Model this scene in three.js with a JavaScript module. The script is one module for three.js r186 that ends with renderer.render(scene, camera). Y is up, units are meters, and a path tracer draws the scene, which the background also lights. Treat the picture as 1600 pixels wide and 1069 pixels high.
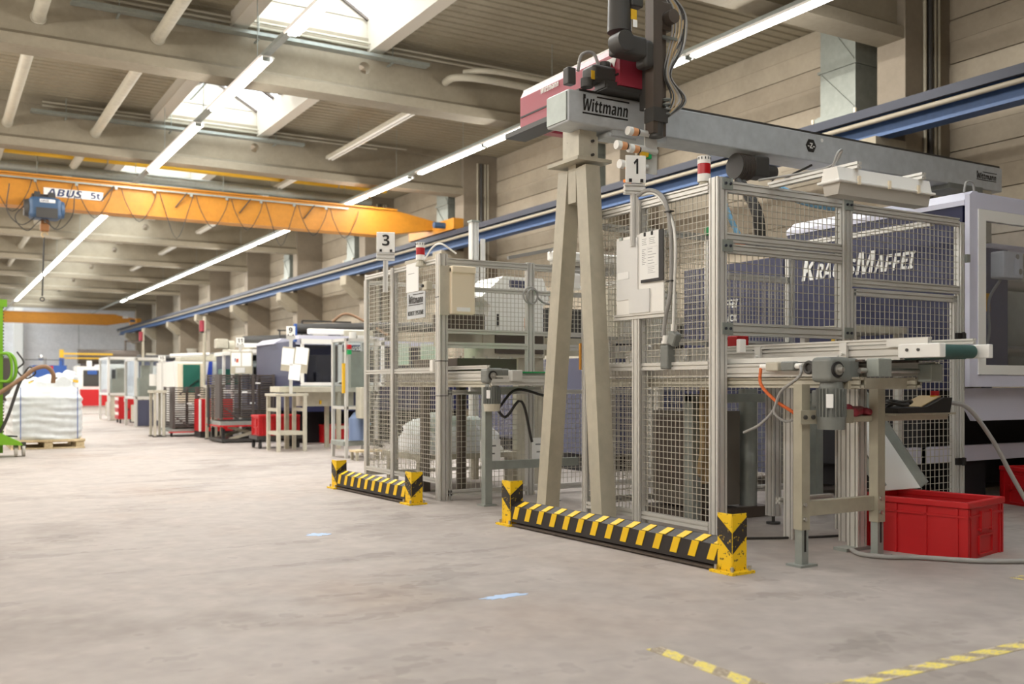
import * as THREE from 'three';
import { mergeGeometries } from 'three/addons/utils/BufferGeometryUtils.js';
import { RoundedBoxGeometry } from 'three/addons/geometries/RoundedBoxGeometry.js';
import { TextGeometry } from 'three/addons/geometries/TextGeometry.js';
import { FontLoader } from 'three/addons/loaders/FontLoader.js';
import { RectAreaLightUniformsLib } from 'three/addons/lights/RectAreaLightUniformsLib.js';

// ---------- camera, sky, exposure ----------
RectAreaLightUniformsLib.init();
const scene = new THREE.Scene();
const camera = new THREE.PerspectiveCamera(38.4, 1600 / 1069, 0.05, 300);
camera.position.set(0, 1, 0);
camera.rotation.set(0, -THREE.MathUtils.degToRad(30.66), 0);
camera.setViewOffset(1600, 1069, 0, -66, 1600, 1069);   // lens shifted up, verticals stay upright
camera.focus = 6.6;
camera.userData.fStop = 2.0;
const renderer = new THREE.WebGLRenderer();
renderer.toneMapping = THREE.LinearToneMapping;
renderer.toneMappingExposure = 1.52;
renderer.shadowMap.enabled = true;
scene.background = new THREE.Color(0.93, 0.96, 1.0);      // even white overcast sky, seen through the skylights
scene.backgroundIntensity = 7.5;
const TUBE_NITS = 60;                                     // fluorescent rows
const TUBE_COLOR = new THREE.Color(1.0, 0.972, 0.925);

// ---------- seeded noise and textures ----------
function rng(s) { return () => { s |= 0; s = s + 0x6D2B79F5 | 0; let t = Math.imul(s ^ s >>> 15, 1 | s); t = t + Math.imul(t ^ t >>> 7, 61 | t) ^ t; return ((t ^ t >>> 14) >>> 0) / 4294967296; }; }
function noiseField(n, cells, seed, ax = 1, ay = 1) {
  const cx = cells * ax, cy = cells * ay, r = rng(seed), g = new Float32Array(cx * cy).map(() => r()), o = new Float32Array(n * n);
  for (let y = 0; y < n; y++) { const fy = y / n * cy, y0 = Math.floor(fy), ty = fy - y0, sy = ty * ty * (3 - 2 * ty), a = y0 % cy, b = (y0 + 1) % cy;
    for (let x = 0; x < n; x++) { const fx = x / n * cx, x0 = Math.floor(fx), tx = fx - x0, sx = tx * tx * (3 - 2 * tx), c = x0 % cx, d = (x0 + 1) % cx;
      const p = g[a * cx + c] * (1 - sx) + g[a * cx + d] * sx, q = g[b * cx + c] * (1 - sx) + g[b * cx + d] * sx; o[y * n + x] = p * (1 - sy) + q * sy; } }
  return o;
}
function fbm(n, cells, oct, seed, ax = 1, ay = 1) {
  const o = new Float32Array(n * n); let amp = 1, sum = 0;
  for (let k = 0; k < oct; k++) { const f = noiseField(n, cells << k, seed + k * 17, ax, ay); for (let i = 0; i < o.length; i++) o[i] += f[i] * amp; sum += amp; amp *= .55; }
  for (let i = 0; i < o.length; i++) o[i] /= sum; return o;
}
function tex(n, fn, metres, srgb = true) {
  const d = new Uint8Array(n * n * 4);
  for (let i = 0; i < n * n; i++) { const c = fn(i % n, i / n | 0, i); d[i * 4] = c[0]; d[i * 4 + 1] = c[1]; d[i * 4 + 2] = c[2]; d[i * 4 + 3] = 255; }
  const t = new THREE.DataTexture(d, n, n); t.wrapS = t.wrapT = THREE.RepeatWrapping; t.magFilter = t.minFilter = THREE.LinearFilter;
  t.repeat.set(1 / metres, 1 / metres); if (srgb) t.colorSpace = THREE.SRGBColorSpace; t.needsUpdate = true; return t;
}
const cl = v => Math.max(0, Math.min(255, v));
const sm = (a, b, x) => { const t = Math.max(0, Math.min(1, (x - a) / (b - a))); return t * t * (3 - 2 * t); };
const N = 1024;
const fA = fbm(N, 3, 5, 11), fB = fbm(N, 5, 6, 47), fC = fbm(N, 24, 4, 91), fD = fbm(N, 7, 5, 301, 1, 3), fE = fbm(N, 60, 3, 77);
const floorMap = tex(N, (x, y, i) => {
  const stain = sm(.52, .72, fB[i]), brown = sm(.56, .75, fA[i]), scuff = sm(.58, .74, fD[i]), pale = sm(.55, .7, fC[i]);
  const g = 218 + (fE[i] - .5) * 24 + (fC[i] - .5) * 10 - stain * 12 - scuff * 8 - sm(.62, .66, fD[i] * .6 + fE[i] * .4) * 16 + pale * 5;
  return [cl(g + 1 - brown * 2), cl(g - 4 - brown * 7), cl(g - 7 - brown * 11)];
}, 5.3);
const floorRough = tex(N, (x, y, i) => { const v = 150 + (fC[i] - .5) * 60 + sm(.5, .7, fB[i]) * 40; return [v, v, v]; }, 5.3, false);
const floorBump = tex(N, (x, y, i) => { const v = 128 + (fE[i] - .5) * 90 + (fC[i] - .5) * 60; return [v, v, v]; }, 2.1, false);
const concMap = tex(512, (x, y, i) => { const j = (y * 2) * N + x * 2; const g = 226 + (fE[j] - .5) * 14 + (fB[j] - .5) * 42; return [cl(g), cl(g - 3), cl(g - 9)]; }, 2.7);
const concBump = tex(512, (x, y, i) => { const j = (y * 2) * N + x * 2; const v = 128 + (fE[j] - .5) * 120; return [v, v, v]; }, 1.1, false);
const dustMap = tex(512, (x, y, i) => { const j = (y * 2) * N + x * 2; const g = 238 + (fC[j] - .5) * 24 + (fB[j] - .5) * 20; return [cl(g), cl(g), cl(g - 3)]; }, 1.3);
const woodMap = tex(512, (x, y, i) => { const j = (y * 2) * N + x * 2; const g = 190 + (fD[j] - .5) * 80 + (fE[j] - .5) * 30; return [cl(g + 20), cl(g), cl(g - 38)]; }, .9);
const wornMap = (a, b) => tex(512, (x, y, i) => { const j = (y * 2) * N + x * 2; return sm(.65, .67, fC[j] * .7 + fE[j] * .3) > .5 ? b : a; }, .35);

// ---------- materials ----------
const std = (hex, rough = .6, metal = 0, more = {}) => new THREE.MeshStandardMaterial({ color: hex, roughness: rough, metalness: metal, ...more });
const M = {
  floor: new THREE.MeshPhysicalMaterial({ color: 0xc4beb9, roughness: 1, specularIntensity: .45, map: floorMap, roughnessMap: floorRough, bumpMap: floorBump, bumpScale: .0012 }),
  concrete: std(0xada594, .85, 0, { map: concMap, bumpMap: concBump, bumpScale: .0015 }),
  column: std(0x9a9082, .85, 0, { map: concMap }),
  wall: std(0xb4a998, .8, 0, { map: concMap }),
  wallPale: std(0xbeb4a3, .8, 0, { map: concMap }),
  endWall: std(0xebeaee, .8, 0, { map: dustMap }),
  deck: std(0xa39a86, .6, .1, { map: dustMap }),
  upstand: std(0xc2bbad, .7),
  alu: std(0xd2d0ca, .42, .35),
  aluPale: std(0xdcdbd6, .45, .3),
  galv: std(0xaab0ac, .45, .5, { map: dustMap }),
  wire: std(0xbcb7aa, .45, .25),
  greige: std(0xc2bba9, .5, 0, { map: dustMap }),
  greigePale: std(0xcec8b8, .5, 0, { map: dustMap }),
  standGrey: std(0xb3ad9b, .5, .1, { map: dustMap }),
  ductSheet: std(0x8f938c, .5, .35, { map: dustMap }),
  conduit: std(0x958c7a, .6),
  beam: std(0xcdd1d6, .4, .1, { map: dustMap }),
  motor: std(0x858885, .5, .1, { map: dustMap }),
  motorDark: std(0x43413e, .5, .1),
  steelDark: std(0x5a5048, .55, .3),
  rackDark: std(0x564e4a, .6, .2),
  black: std(0x201d1c, .55), rubber: std(0x2a2726, .8), dark: std(0x171417, .8),
  red: std(0xbe161c, .45), redCover: std(0x9a3443, .4), redLight: std(0xb3121c, .3),
  yellow: std(0xf2c60a, .5), yellowPlain: std(0xdcae22, .5), hazBlack: std(0x2b2624, .5),
  yellowWorn: std(0xffffff, .55, 0, { map: wornMap([240, 196, 12], [96, 78, 40]) }),
  blackWorn: std(0xffffff, .55, 0, { map: wornMap([46, 40, 36], [214, 176, 22]) }),
  orange: std(0xcf8a26, .5, 0, { map: dustMap }), orangeTip: std(0xe0a070, .6), orangeBright: std(0xff8a12, .5), cableOrange: std(0xd9682c, .6),
  navy: std(0x181c42, .45), navyGrey: std(0x4a4c62, .5), blue: std(0x2f57a0, .5), blueRail: std(0x3c5a88, .55, 0, { map: dustMap }), railDark: std(0x2c2f3a, .6, .2), hoistBlue: std(0x3c5674, .5),
  lilac: std(0xd2d2e2, .45), white: std(0xecebe6, .5), whitePlastic: std(0xf2f0ea, .4), cream: std(0xf0e2c8, .5), paper: std(0xf4f4f2, .9),
  green: std(0x159a52, .5), limeGreen: std(0x6ea41c, .45), belt: std(0x3a5a54, .7), lightBlue: std(0x8cc4ea, .5), paintBlue: std(0xb4cbea, .8), bottleBlue: std(0x7d90b4, .5),
  cable: std(0x9c9a96, .55), cableDark: std(0x383532, .6), cableTan: std(0xb49a70, .6), hoseBrown: std(0x8a6a4e, .6), steel: std(0xb8b6b0, .3, .8),
  wood: std(0xffffff, .8, 0, { map: woodMap }), film: std(0xe6eaee, .28, 0, { map: dustMap }), bag: std(0xf2f3f4, .6),
  glass: new THREE.MeshPhysicalMaterial({ color: 0xe9eef0, roughness: .03, transmission: 1, thickness: 0, ior: 1.45 }),
  smoke: new THREE.MeshPhysicalMaterial({ color: 0xeef0f5, roughness: .03, transmission: 1, thickness: 0, ior: 1.45 }),
  greenGlass: new THREE.MeshPhysicalMaterial({ color: 0x5fae9c, roughness: .05, transmission: .7, thickness: 0, ior: 1.45 }),
  opal: new THREE.MeshPhysicalMaterial({ color: 0xf2f4f4, roughness: .35, transmission: .95, thickness: 0, ior: 1.4 }),
  pocket: new THREE.MeshPhysicalMaterial({ color: 0xfafaf8, roughness: .25, transmission: .3, thickness: 0, ior: 1.3 }),
  diffuser: std(0xb9b4aa, .5), tubeLit: std(0xffffff, .5, 0, { emissive: TUBE_COLOR, emissiveIntensity: 8 }),
};

// ---------- geometry helpers ----------
const V = (x, y, z) => new THREE.Vector3(x, y, z);
const gc = new Map();
const cached = (k, f) => { if (!gc.has(k)) gc.set(k, f()); return gc.get(k); };
const at = (g, x = 0, y = 0, z = 0, rx = 0, ry = 0, rz = 0) => g.clone().applyMatrix4(new THREE.Matrix4().compose(V(x, y, z), new THREE.Quaternion().setFromEuler(new THREE.Euler(rx, ry, rz)), V(1, 1, 1)));
const bx = (w, h, d, x = 0, y = 0, z = 0, rx = 0, ry = 0, rz = 0) => at(cached(`b${w},${h},${d}`, () => new THREE.BoxGeometry(w, h, d)), x, y, z, rx, ry, rz);
const span = (x0, x1, y0, y1, z0, z1) => bx(Math.abs(x1 - x0), Math.abs(y1 - y0), Math.abs(z1 - z0), (x0 + x1) / 2, (y0 + y1) / 2, (z0 + z1) / 2);
const rb = (w, h, d, r, x = 0, y = 0, z = 0, rx = 0, ry = 0, rz = 0) => at(cached(`r${w},${h},${d},${r}`, () => new RoundedBoxGeometry(w, h, d, 2, r)), x, y, z, rx, ry, rz);
const cy = (r0, r1, h, x = 0, y = 0, z = 0, axis = 'y', seg = 20) => { const g = cached(`c${r0},${r1},${h},${seg}`, () => new THREE.CylinderGeometry(r0, r1, h, seg)); return at(g, x, y, z, axis === 'z' ? Math.PI / 2 : 0, 0, axis === 'x' ? Math.PI / 2 : 0); };
const tor = (R, r, x, y, z, rx = 0, ry = 0, arc = Math.PI * 2) => at(new THREE.TorusGeometry(R, r, 8, 24, arc), x, y, z, rx, ry, 0);
const tube = (pts, r, seg = 0, rad = 7) => new THREE.TubeGeometry(new THREE.CatmullRomCurve3(pts.map(p => V(...p)), false, 'centripetal'), seg || pts.length * 7, r, rad);
const rod = (a, b, r, seg = 8) => { const A = V(...a), B = V(...b), L = A.distanceTo(B), g = new THREE.CylinderGeometry(r, r, L, seg); g.applyQuaternion(new THREE.Quaternion().setFromUnitVectors(V(0, 1, 0), B.clone().sub(A).normalize())); g.translate((A.x + B.x) / 2, (A.y + B.y) / 2, (A.z + B.z) / 2); return g; };
const strut = (a, b, w, h) => { const A = V(...a), B = V(...b), L = A.distanceTo(B), g = new THREE.BoxGeometry(w, L, h); g.applyQuaternion(new THREE.Quaternion().setFromUnitVectors(V(0, 1, 0), B.clone().sub(A).normalize())); g.translate((A.x + B.x) / 2, (A.y + B.y) / 2, (A.z + B.z) / 2); return g; };
const ext = (pts, depth, holes = []) => { const s = new THREE.Shape(pts.map(p => new THREE.Vector2(...p))); for (const [hx, hy, r] of holes) { const h = new THREE.Path(); h.absarc(hx, hy, r, 0, Math.PI * 2, true); s.holes.push(h); } return new THREE.ExtrudeGeometry(s, { depth, bevelEnabled: false, curveSegments: 14 }); };
// slotted aluminium extrusion along an axis; w, h are its section (axis y: w in x, h in z; axis x: w in z, h in y; axis z: w in x, h in y)
function profShape(w, h) {
  const pts = [], e = Math.min(.0145, Math.min(w, h) * .3), s = .0043;
  const side = (L, f) => { const n = Math.max(1, Math.round(L / .04)), p = L / n; for (let k = 0; k < n; k++) { const c = -L / 2 + p * (k + .5); for (const [u, v] of [[c - s, 0], [c - s, e], [c + s, e], [c + s, 0]]) pts.push(f(u, v)); } };
  pts.push([-w / 2, -h / 2]); side(w, (u, v) => [u, -h / 2 + v]);
  pts.push([w / 2, -h / 2]); side(h, (u, v) => [w / 2 - v, u]);
  pts.push([w / 2, h / 2]); side(w, (u, v) => [-u, h / 2 - v]);
  pts.push([-w / 2, h / 2]); side(h, (u, v) => [-w / 2 + v, -u]);
  return pts;
}
function prof(axis, L, w, h, x, y, z) {
  const g = cached(`p${axis},${L.toFixed(3)},${w},${h}`, () => { const q = ext(profShape(w, h), L); q.translate(0, 0, -L / 2); if (axis === 'y') q.rotateX(-Math.PI / 2); if (axis === 'x') q.rotateY(Math.PI / 2); return q; });
  return at(g, x, y, z);
}
function metreUV(g) {
  const p = g.attributes.position, n = g.attributes.normal, uv = new Float32Array(p.count * 2);
  for (let i = 0; i < p.count; i++) { const a = Math.abs(n.getX(i)), b = Math.abs(n.getY(i)), c = Math.abs(n.getZ(i));
    if (b >= a && b >= c) { uv[2 * i] = p.getX(i); uv[2 * i + 1] = p.getZ(i); } else if (a >= c) { uv[2 * i] = p.getZ(i); uv[2 * i + 1] = p.getY(i); } else { uv[2 * i] = p.getX(i); uv[2 * i + 1] = p.getY(i); } }
  g.setAttribute('uv', new THREE.BufferAttribute(uv, 2));
}
function join(geos, keepUV) {
  const l = (Array.isArray(geos) ? geos : [geos]).map(g => { const q = g.index ? g.toNonIndexed() : g.clone(); for (const k of Object.keys(q.attributes)) if (!['position', 'normal', 'uv'].includes(k)) q.deleteAttribute(k); return q; });
  const g = l.length > 1 ? mergeGeometries(l) : l[0]; if (!keepUV) metreUV(g); return g;
}
const taken = new Map();
const numbered = n => { const k = taken.get(n) || 0; taken.set(n, k + 1); return k ? `${n}_${String(k).padStart(3, '0')}` : n; };
function part(name, geos, mat, parent, label, keepUV) {
  const m = new THREE.Mesh(join(geos, keepUV), mat); m.name = name; m.castShadow = m.receiveShadow = true; if (label) m.userData.label = label; parent.add(m); return m;
}
function pieces(name, geo, mat, parent, spots) {      // alike parts sharing one geometry: spots [x, y, z, ry?, rz?]
  const g = join(geo); for (const [x, y, z, ry = 0, rz = 0] of spots) { const m = new THREE.Mesh(g, Array.isArray(mat) ? mat[Math.abs(Math.round(x * 7 + y * 13 + z * 29)) % mat.length] : mat); m.name = name; m.position.set(x, y, z); m.rotation.set(0, ry, rz); m.castShadow = m.receiveShadow = true; parent.add(m); }
}
function thing(name, label, category, [x, y, z] = [0, 0, 0], ry = 0, group) {
  const o = new THREE.Group(); o.name = numbered(name); o.position.set(x, y, z); o.rotation.y = ry; o.userData = { label, category }; if (group) o.userData.group = group; scene.add(o); return o;
}
function solo(name, label, category, geos, mat, group, keepUV) {
  const m = new THREE.Mesh(join(geos, keepUV), mat); m.name = numbered(name); m.castShadow = m.receiveShadow = true; m.userData = { label, category }; if (group) m.userData.group = group; scene.add(m); return m;
}
function struct(name) { const o = new THREE.Group(); o.name = name; o.userData = { kind: 'structure' }; scene.add(o); return o; }
function copyOf(src, [x, y, z], ry, label, group) { const c = src.clone(); c.name = numbered(src.name.replace(/_\d{3}$/, '')); c.position.set(x, y, z); c.rotation.y = ry; c.userData = { ...src.userData, label }; if (group) c.userData.group = group; scene.add(c); return c; }
const bold = await new FontLoader().loadAsync('fonts/droid/droid_sans_bold.typeface.json');
const regular = await new FontLoader().loadAsync('fonts/droid/droid_sans_regular.typeface.json');
// raised lettering centred on 0,0 in the x-y plane, fitted to w x h, sheared by slant
function lettering(s, w, h, slant = 0, depth = .002, font = bold) {
  const g = new TextGeometry(s, { font, size: 1, depth: .01, curveSegments: 5, bevelEnabled: false }); g.computeBoundingBox(); const b = g.boundingBox;
  g.translate(-(b.min.x + b.max.x) / 2, -(b.min.y + b.max.y) / 2, 0);
  g.applyMatrix4(new THREE.Matrix4().makeScale(w / (b.max.x - b.min.x), h / (b.max.y - b.min.y), depth / .01)); g.applyMatrix4(new THREE.Matrix4().makeShear(0, 0, slant, 0, 0, 0));
  return g;
}
const onMinusX = (g, x, y, z) => at(g, x, y, z, 0, -Math.PI / 2, 0);    // reads from the -x side
function wittmann(w, h) {          // the bold name between two bars
  return [at(lettering('Wittmann', w, h * .62, .12), 0, 0, 0), bx(w * .72, h * .07, .002, w * .17, h * .42, .001), bx(w, h * .07, .002, 0, -h * .42, .001), bx(w * .05, h * .2, .002, -w * .46, h * .36, .001)];
}
function printTex(w, h, draw) { const c = document.createElement('canvas'); c.width = w; c.height = h; const x = c.getContext('2d'); x.fillStyle = '#f4f4f1'; x.fillRect(0, 0, w, h); draw(x, w, h); const t = new THREE.CanvasTexture(c); t.colorSpace = THREE.SRGBColorSpace; return t; }
const lines = (x, x0, y0, x1, n, step, col = '#777') => { const r = rng(n * 7 + y0); x.fillStyle = col; for (let k = 0; k < n; k++) x.fillRect(x0, y0 + k * step, (x1 - x0) * (.5 + .5 * r()), Math.max(2, step * .22)); };
const printed = (w, h, draw) => std(0xffffff, .8, 0, { map: printTex(w, h, draw) });
// ---------- hall ----------
const HX0 = -6.8, HX1 = 11.6, HZ0 = 6, HZ1 = -66.5, DECK = 6.36;
const colZ = []; for (let k = -2; k < 10; k++) colZ.push(-8.4 - 6 * k);
{
  const f = struct('floor'); part('slab', span(HX0 - .3, HX1 + .3, -.3, 0, HZ0 + .3, HZ1 - .3), M.floor, f);
  const wl = struct('wall_left'); const gz0 = -50, gz1 = -65.5;      // glazed front at the far end of the left wall
  part('wall_face', span(HX0 - .25, HX0, 0, DECK + .1, HZ0, gz0), M.wall, wl); part('wall_face', span(HX0 - .25, HX0, 0, DECK + .1, gz1, HZ1), M.wall, wl); part('wall_sill', span(HX0 - .25, HX0, 0, .5, gz0, gz1), M.wall, wl); part('wall_lintel', span(HX0 - .25, HX0, 5.5, DECK + .1, gz0, gz1), M.wall, wl);
  const gl = struct('window_30'); for (let k = 0; k <= 6; k++) part('mullion', bx(.1, 5, .1, HX0 - .12, 3, gz0 + (gz1 - gz0) * k / 6), M.galv, gl); for (const y of [2.2, 3.9]) part('transom', bx(.08, .08, gz0 - gz1, HX0 - .12, y, (gz0 + gz1) / 2), M.galv, gl); for (let k = 0; k < 6; k++) part('pane', bx(.012, 5, (gz0 - gz1) / 6 - .1, HX0 - .12, 3, gz0 + (gz1 - gz0) * (k + .5) / 6), M.glass, gl);
  const wb = struct('wall_back'); part('wall_face', span(HX0 - .25, HX1 + .25, 0, DECK + .1, HZ0, HZ0 + .25), M.wall, wb);
  const we = struct('wall_end'); part('wall_face', span(HX0 - .25, HX1 + .25, 0, DECK + .1, HZ1 - .25, HZ1), M.endWall, we);
  pieces('panel_joint', bx(.03, 5.2, .03), M.galv, we, [[4.9, 2.6, HZ1], [8, 2.6, HZ1]]);
  part('wall_rib', bx(HX1 - 4.9, .04, .04, (HX1 + 4.9) / 2, 3.1, HZ1), M.endWall, we);
  part('wall_pier', bx(.5, DECK, .4, 4.6, DECK / 2, HZ1 + .2), M.white, we);
  const d = struct('door_1'); part('door_leaf', bx(1.1, 2.6, .06, 3.7, 1.3, HZ1 + .03), M.steelDark, d); part('door_frame', [bx(.08, 2.7, .1, 3.11, 1.35, HZ1 + .05), bx(.08, 2.7, .1, 4.29, 1.35, HZ1 + .05), bx(1.26, .08, .1, 3.7, 2.7, HZ1 + .05)], M.galv, d);
  part('door_handle', rod([4.1, 1.05, HZ1 + .08], [4.24, 1.05, HZ1 + .08], .012), M.black, d);
  // right wall: horizontal concrete planks between the columns
  const wr = struct('wall_right'); part('wall_core', span(HX1, HX1 + .3, 0, DECK + .1, HZ0, HZ1), M.wall, wr);
  const rows = 11, ph = DECK / rows, far = [];
  for (let k = 0; k < colZ.length; k++) {
    const z0 = colZ[k], z1 = k + 1 < colZ.length ? colZ[k + 1] : HZ1, L = z0 - z1;
    if (z0 > 0) continue;
    for (let r = 0; r < rows; r++) {
      const g = [bx(.05, ph - .014, L - .02, HX1 - .02, ph * (r + .5), (z0 + z1) / 2), bx(.012, ph * .42, L - .02, HX1 - .05, ph * (r + .72), (z0 + z1) / 2)];
      if (k < 8) part('wall_plank', g, (r + k) % 3 ? M.wall : M.wallPale, wr); else far.push(...g);
    }
  }
  part('wall_plank', far, M.wall, wr).userData.kind = 'stuff';
  // columns with corbels and conduits
  for (const z of colZ) { if (z > -2) continue;
    const c = struct(numbered('trim_column')); c.name = `trim_${colZ.indexOf(z) + 1}`;
    part('column_shaft', bx(HX1 - 10.66, DECK, .43, (HX1 + 10.66) / 2, DECK / 2, z), M.column, c);
    part('corbel', at(ext([[10.66, 3.45], [10.66, 4.08], [10.08, 4.08], [10.08, 3.82], [10.5, 3.45]], .46), 0, 0, z - .23), M.concrete, c);
    if (z > -30) for (const [dx, m] of [[.32, M.greige], [.42, M.motorDark], [.52, M.greige], [.6, M.greige]]) part('conduit', rod([10.7 + dx, 0.5, z + .25], [10.7 + dx, DECK - .2, z + .23], dx === .42 ? .035 : .022), m, c);
  }
  // roof: corrugated deck sheets per bay, with the skylight slot between the trimmers
  const ce = struct('ceiling');
  const SK0 = 3.95, SK1 = 5.85;
  const corr = (x0, x1, z0, z1) => {          // ribs run across the hall
    const p = .2, prof2 = []; const n = Math.round((z0 - z1) / p), q = (z0 - z1) / n;
    for (let k = 0; k < n; k++) prof2.push([k * q, 0], [k * q + q * .7, 0], [k * q + q * .76, .022], [k * q + q * .94, .022]); prof2.push([n * q, 0], [n * q, .09], [0, .09]);
    const g = ext(prof2, x1 - x0); g.rotateY(Math.PI / 2); g.translate(x0, DECK, z0); return g;
  };
  const bayEdges = [HZ0, ...colZ.filter(z => z < HZ0), HZ1];
  for (let k = 0; k + 1 < bayEdges.length; k++) { const a = bayEdges[k], b = bayEdges[k + 1];
    part('deck_sheet', corr(HX0, SK0 - .1, a, b), M.deck, ce); part('deck_sheet', corr(SK1 + .1, HX1, a, b), M.deck, ce); }
  part('roof_screed', [span(HX0 - .3, SK0 - .02, DECK + .09, DECK + .2, HZ0 + .3, HZ1 - .3), span(SK1 + .02, HX1 + .3, DECK + .09, DECK + .2, HZ0 + .3, HZ1 - .3)], M.deck, ce);
  // skylights
  for (let k = 0; k + 1 < bayEdges.length; k++) { const a = bayEdges[k] - (k ? .12 : 0), b = bayEdges[k + 1] + (k + 2 < bayEdges.length ? .12 : 0), L = a - b, zc = (a + b) / 2;
    const s = struct(`window_${k + 1}`);
    part('trimmer_beam', span(SK0 - .22, SK0, DECK - .22, DECK + .3, a, b), M.upstand, s);
    part('trimmer_beam', span(SK1, SK1 + .22, DECK - .22, DECK + .3, a, b), M.upstand, s);
    part('end_upstand', span(SK0, SK1, DECK - .1, DECK + .3, a + .12, a), M.upstand, s); part('end_upstand', span(SK0, SK1, DECK - .1, DECK + .3, b, b - .12), M.upstand, s);
    part('opening_motor', [bx(.06, .2, .06, (SK0 + SK1) / 2, DECK + .22, zc + .8), bx(.04, .04, L - .5, SK0 + .5, DECK + .3, zc)], M.galv, s);
    const rise = .55, mid = (SK0 + SK1) / 2, n = 5, sl = Math.hypot(mid - SK0, rise), ang = Math.atan2(rise, mid - SK0);
    part('ridge_bar', bx(.12, .08, L, mid, DECK + .28 + rise, zc), M.steelDark, s); for (const f of [.3, .7]) part('tie_truss', [bx(SK1 - SK0, .07, .07, mid, DECK + .26, a - L * f), bx(.07, rise + .1, .07, mid, DECK + .5, a - L * f)], M.steelDark, s);
    for (let j = 0; j <= n; j++) { const z = a - L * j / n; for (const d of [-1, 1]) part('glazing_bar', bx(sl, .05, .1, mid + d * (mid - SK0) / 2, DECK + .3 + rise / 2, z, 0, 0, -d * ang), M.steelDark, s); }
    for (const d of [-1, 1]) part('vent_flap', bx(sl, .05, L / n - .06, mid + d * (mid - SK0) / 2, DECK + .31 + rise / 2, zc, 0, 0, -d * ang), M.greige, s); for (const f of [.4, .6]) part('gable_frame', [bx(SK1 - SK0, .08, .06, mid, DECK + .28, a - L * f), bx(.06, .3, .06, SK0 + .5, DECK + .44, a - L * f), bx(.06, .3, .06, SK1 - .5, DECK + .44, a - L * f)], M.motorDark, s);
    for (let j = 0; j < n; j++) for (const d of [-1, 1]) if (j !== 2) part('pane', bx(sl, .012, L / n - .06, mid + d * (mid - SK0) / 2, DECK + .32 + rise / 2, a - L * (j + .5) / n, 0, 0, -d * ang), M.opal, s);
    for (const z of [a, b]) part('gable', at(ext([[SK0 - .1, DECK + .3], [SK1 + .1, DECK + .3], [mid, DECK + .32 + rise]], .04), 0, 0, z - .02), M.upstand, s);
  }
  // concrete roof beams
  let n = 0;
  for (const z of colZ) { n++;
    const b = struct(`trim_${30 + n}`), x0 = HX0, x1 = 10.68;
    part('bottom_flange', at(ext([[-.2, 5.4], [.2, 5.4], [.2, 5.55], [.09, 5.62], [-.09, 5.62], [-.2, 5.55]], x1 - x0), x0, 0, z, 0, Math.PI / 2, 0), M.concrete, b);
    part('beam_web', at(ext([[x0, 5.62], [x1, 5.62], [x1, DECK], [x0, DECK]], .18, [[5.82, 5.92, .095], [.6, 5.92, .095], [-3, 5.92, .095]]), 0, 0, z - .09), M.concrete, b);
    part('top_flange', bx(x1 - x0, .14, .34, (x0 + x1) / 2, DECK - .07, z), M.concrete, b);
    if (n > 2 && n < 7) { part('cable_tray', [bx(5.2, .012, .16, 4.2, 6.03, z + .3), bx(5.2, .05, .008, 4.2, 6.05, z + .22), bx(5.2, .05, .008, 4.2, 6.05, z + .38)], M.galv, b);
      for (const x of [2.2, 4.1, 6.2]) part('hanger', [rod([x, 6.03, z + .3], [x, DECK, z + .3], .008), bx(.03, .02, .2, x, 6.0, z + .2)], M.galv, b);
      part('conduit', [rod([1.8, 6.2, z + .2], [8.5, 6.2, z + .2], .02), rod([1.8, 6.26, z + .24], [9.2, 6.26, z + .24], .018)], M.greigePale, b); }
  }
}
// roof struts between the beams
for (let k = 2; k < 8; k++) { const z0 = colZ[k] - .09, z1 = colZ[k + 1] + .09;
  for (const [x, nm] of [[1.23, 'nearer the left edge'], [2.74, 'beside the skylight']]) { const lb = ['first', 'second', 'third', 'fourth', 'fifth', 'sixth'][k - 2];
    solo('roof_pipe', `pale round pipe along the roof ${nm}, ${lb} bay from the front`, 'pipe', [cy(.085, .085, z0 - z1, x, 5.83, (z0 + z1) / 2, 'z', 18), cy(.1, .1, .03, x, 5.83, z1 + .02, 'z', 18)], M.greigePale, 'round pipes under the roof'); }
  if (k > 2) { const lb = ['second', 'third', 'fourth', 'fifth', 'sixth'][k - 3], t = thing('unlit_strip_light', `unlit pale strip lamp under the roof right of the skylight, ${lb} bay`, 'lamp', [7.38, 5.86, (z0 + z1) / 2], 0, 'unlit strip lamps under the roof');
    part('housing', rb(.16, .07, z0 - z1 - .3, .015), M.greigePale, t); part('tube', cy(.02, .02, z0 - z1 - .5, -.04, -.05, 0, 'z', 10), M.whitePlastic, t); part('tube', cy(.02, .02, z0 - z1 - .5, .04, -.05, 0, 'z', 10), M.whitePlastic, t);
    part('hanger', rod([0, .03, 1.5], [0, .5, 1.5], .006), M.galv, t); part('hanger', rod([.05, .03, -1.2], [.05, .5, -1.2], .006), M.galv, t); }
}
{ const t = thing('vent_pipe', 'pale bent pipe pair leaving the roof beam beside the red robot', 'pipe');
  part('pipe', tube([[7.2, 5.9, -14.28], [7.2, 5.9, -14.0], [7.45, 5.9, -13.85], [10.4, 5.88, -13.85]], .06, 40, 10), M.greigePale, t); part('pipe', tube([[7.4, 6.02, -14.0], [7.6, 6.0, -13.7], [10.4, 6.0, -13.7]], .045, 30, 10), M.greigePale, t); }
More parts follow.
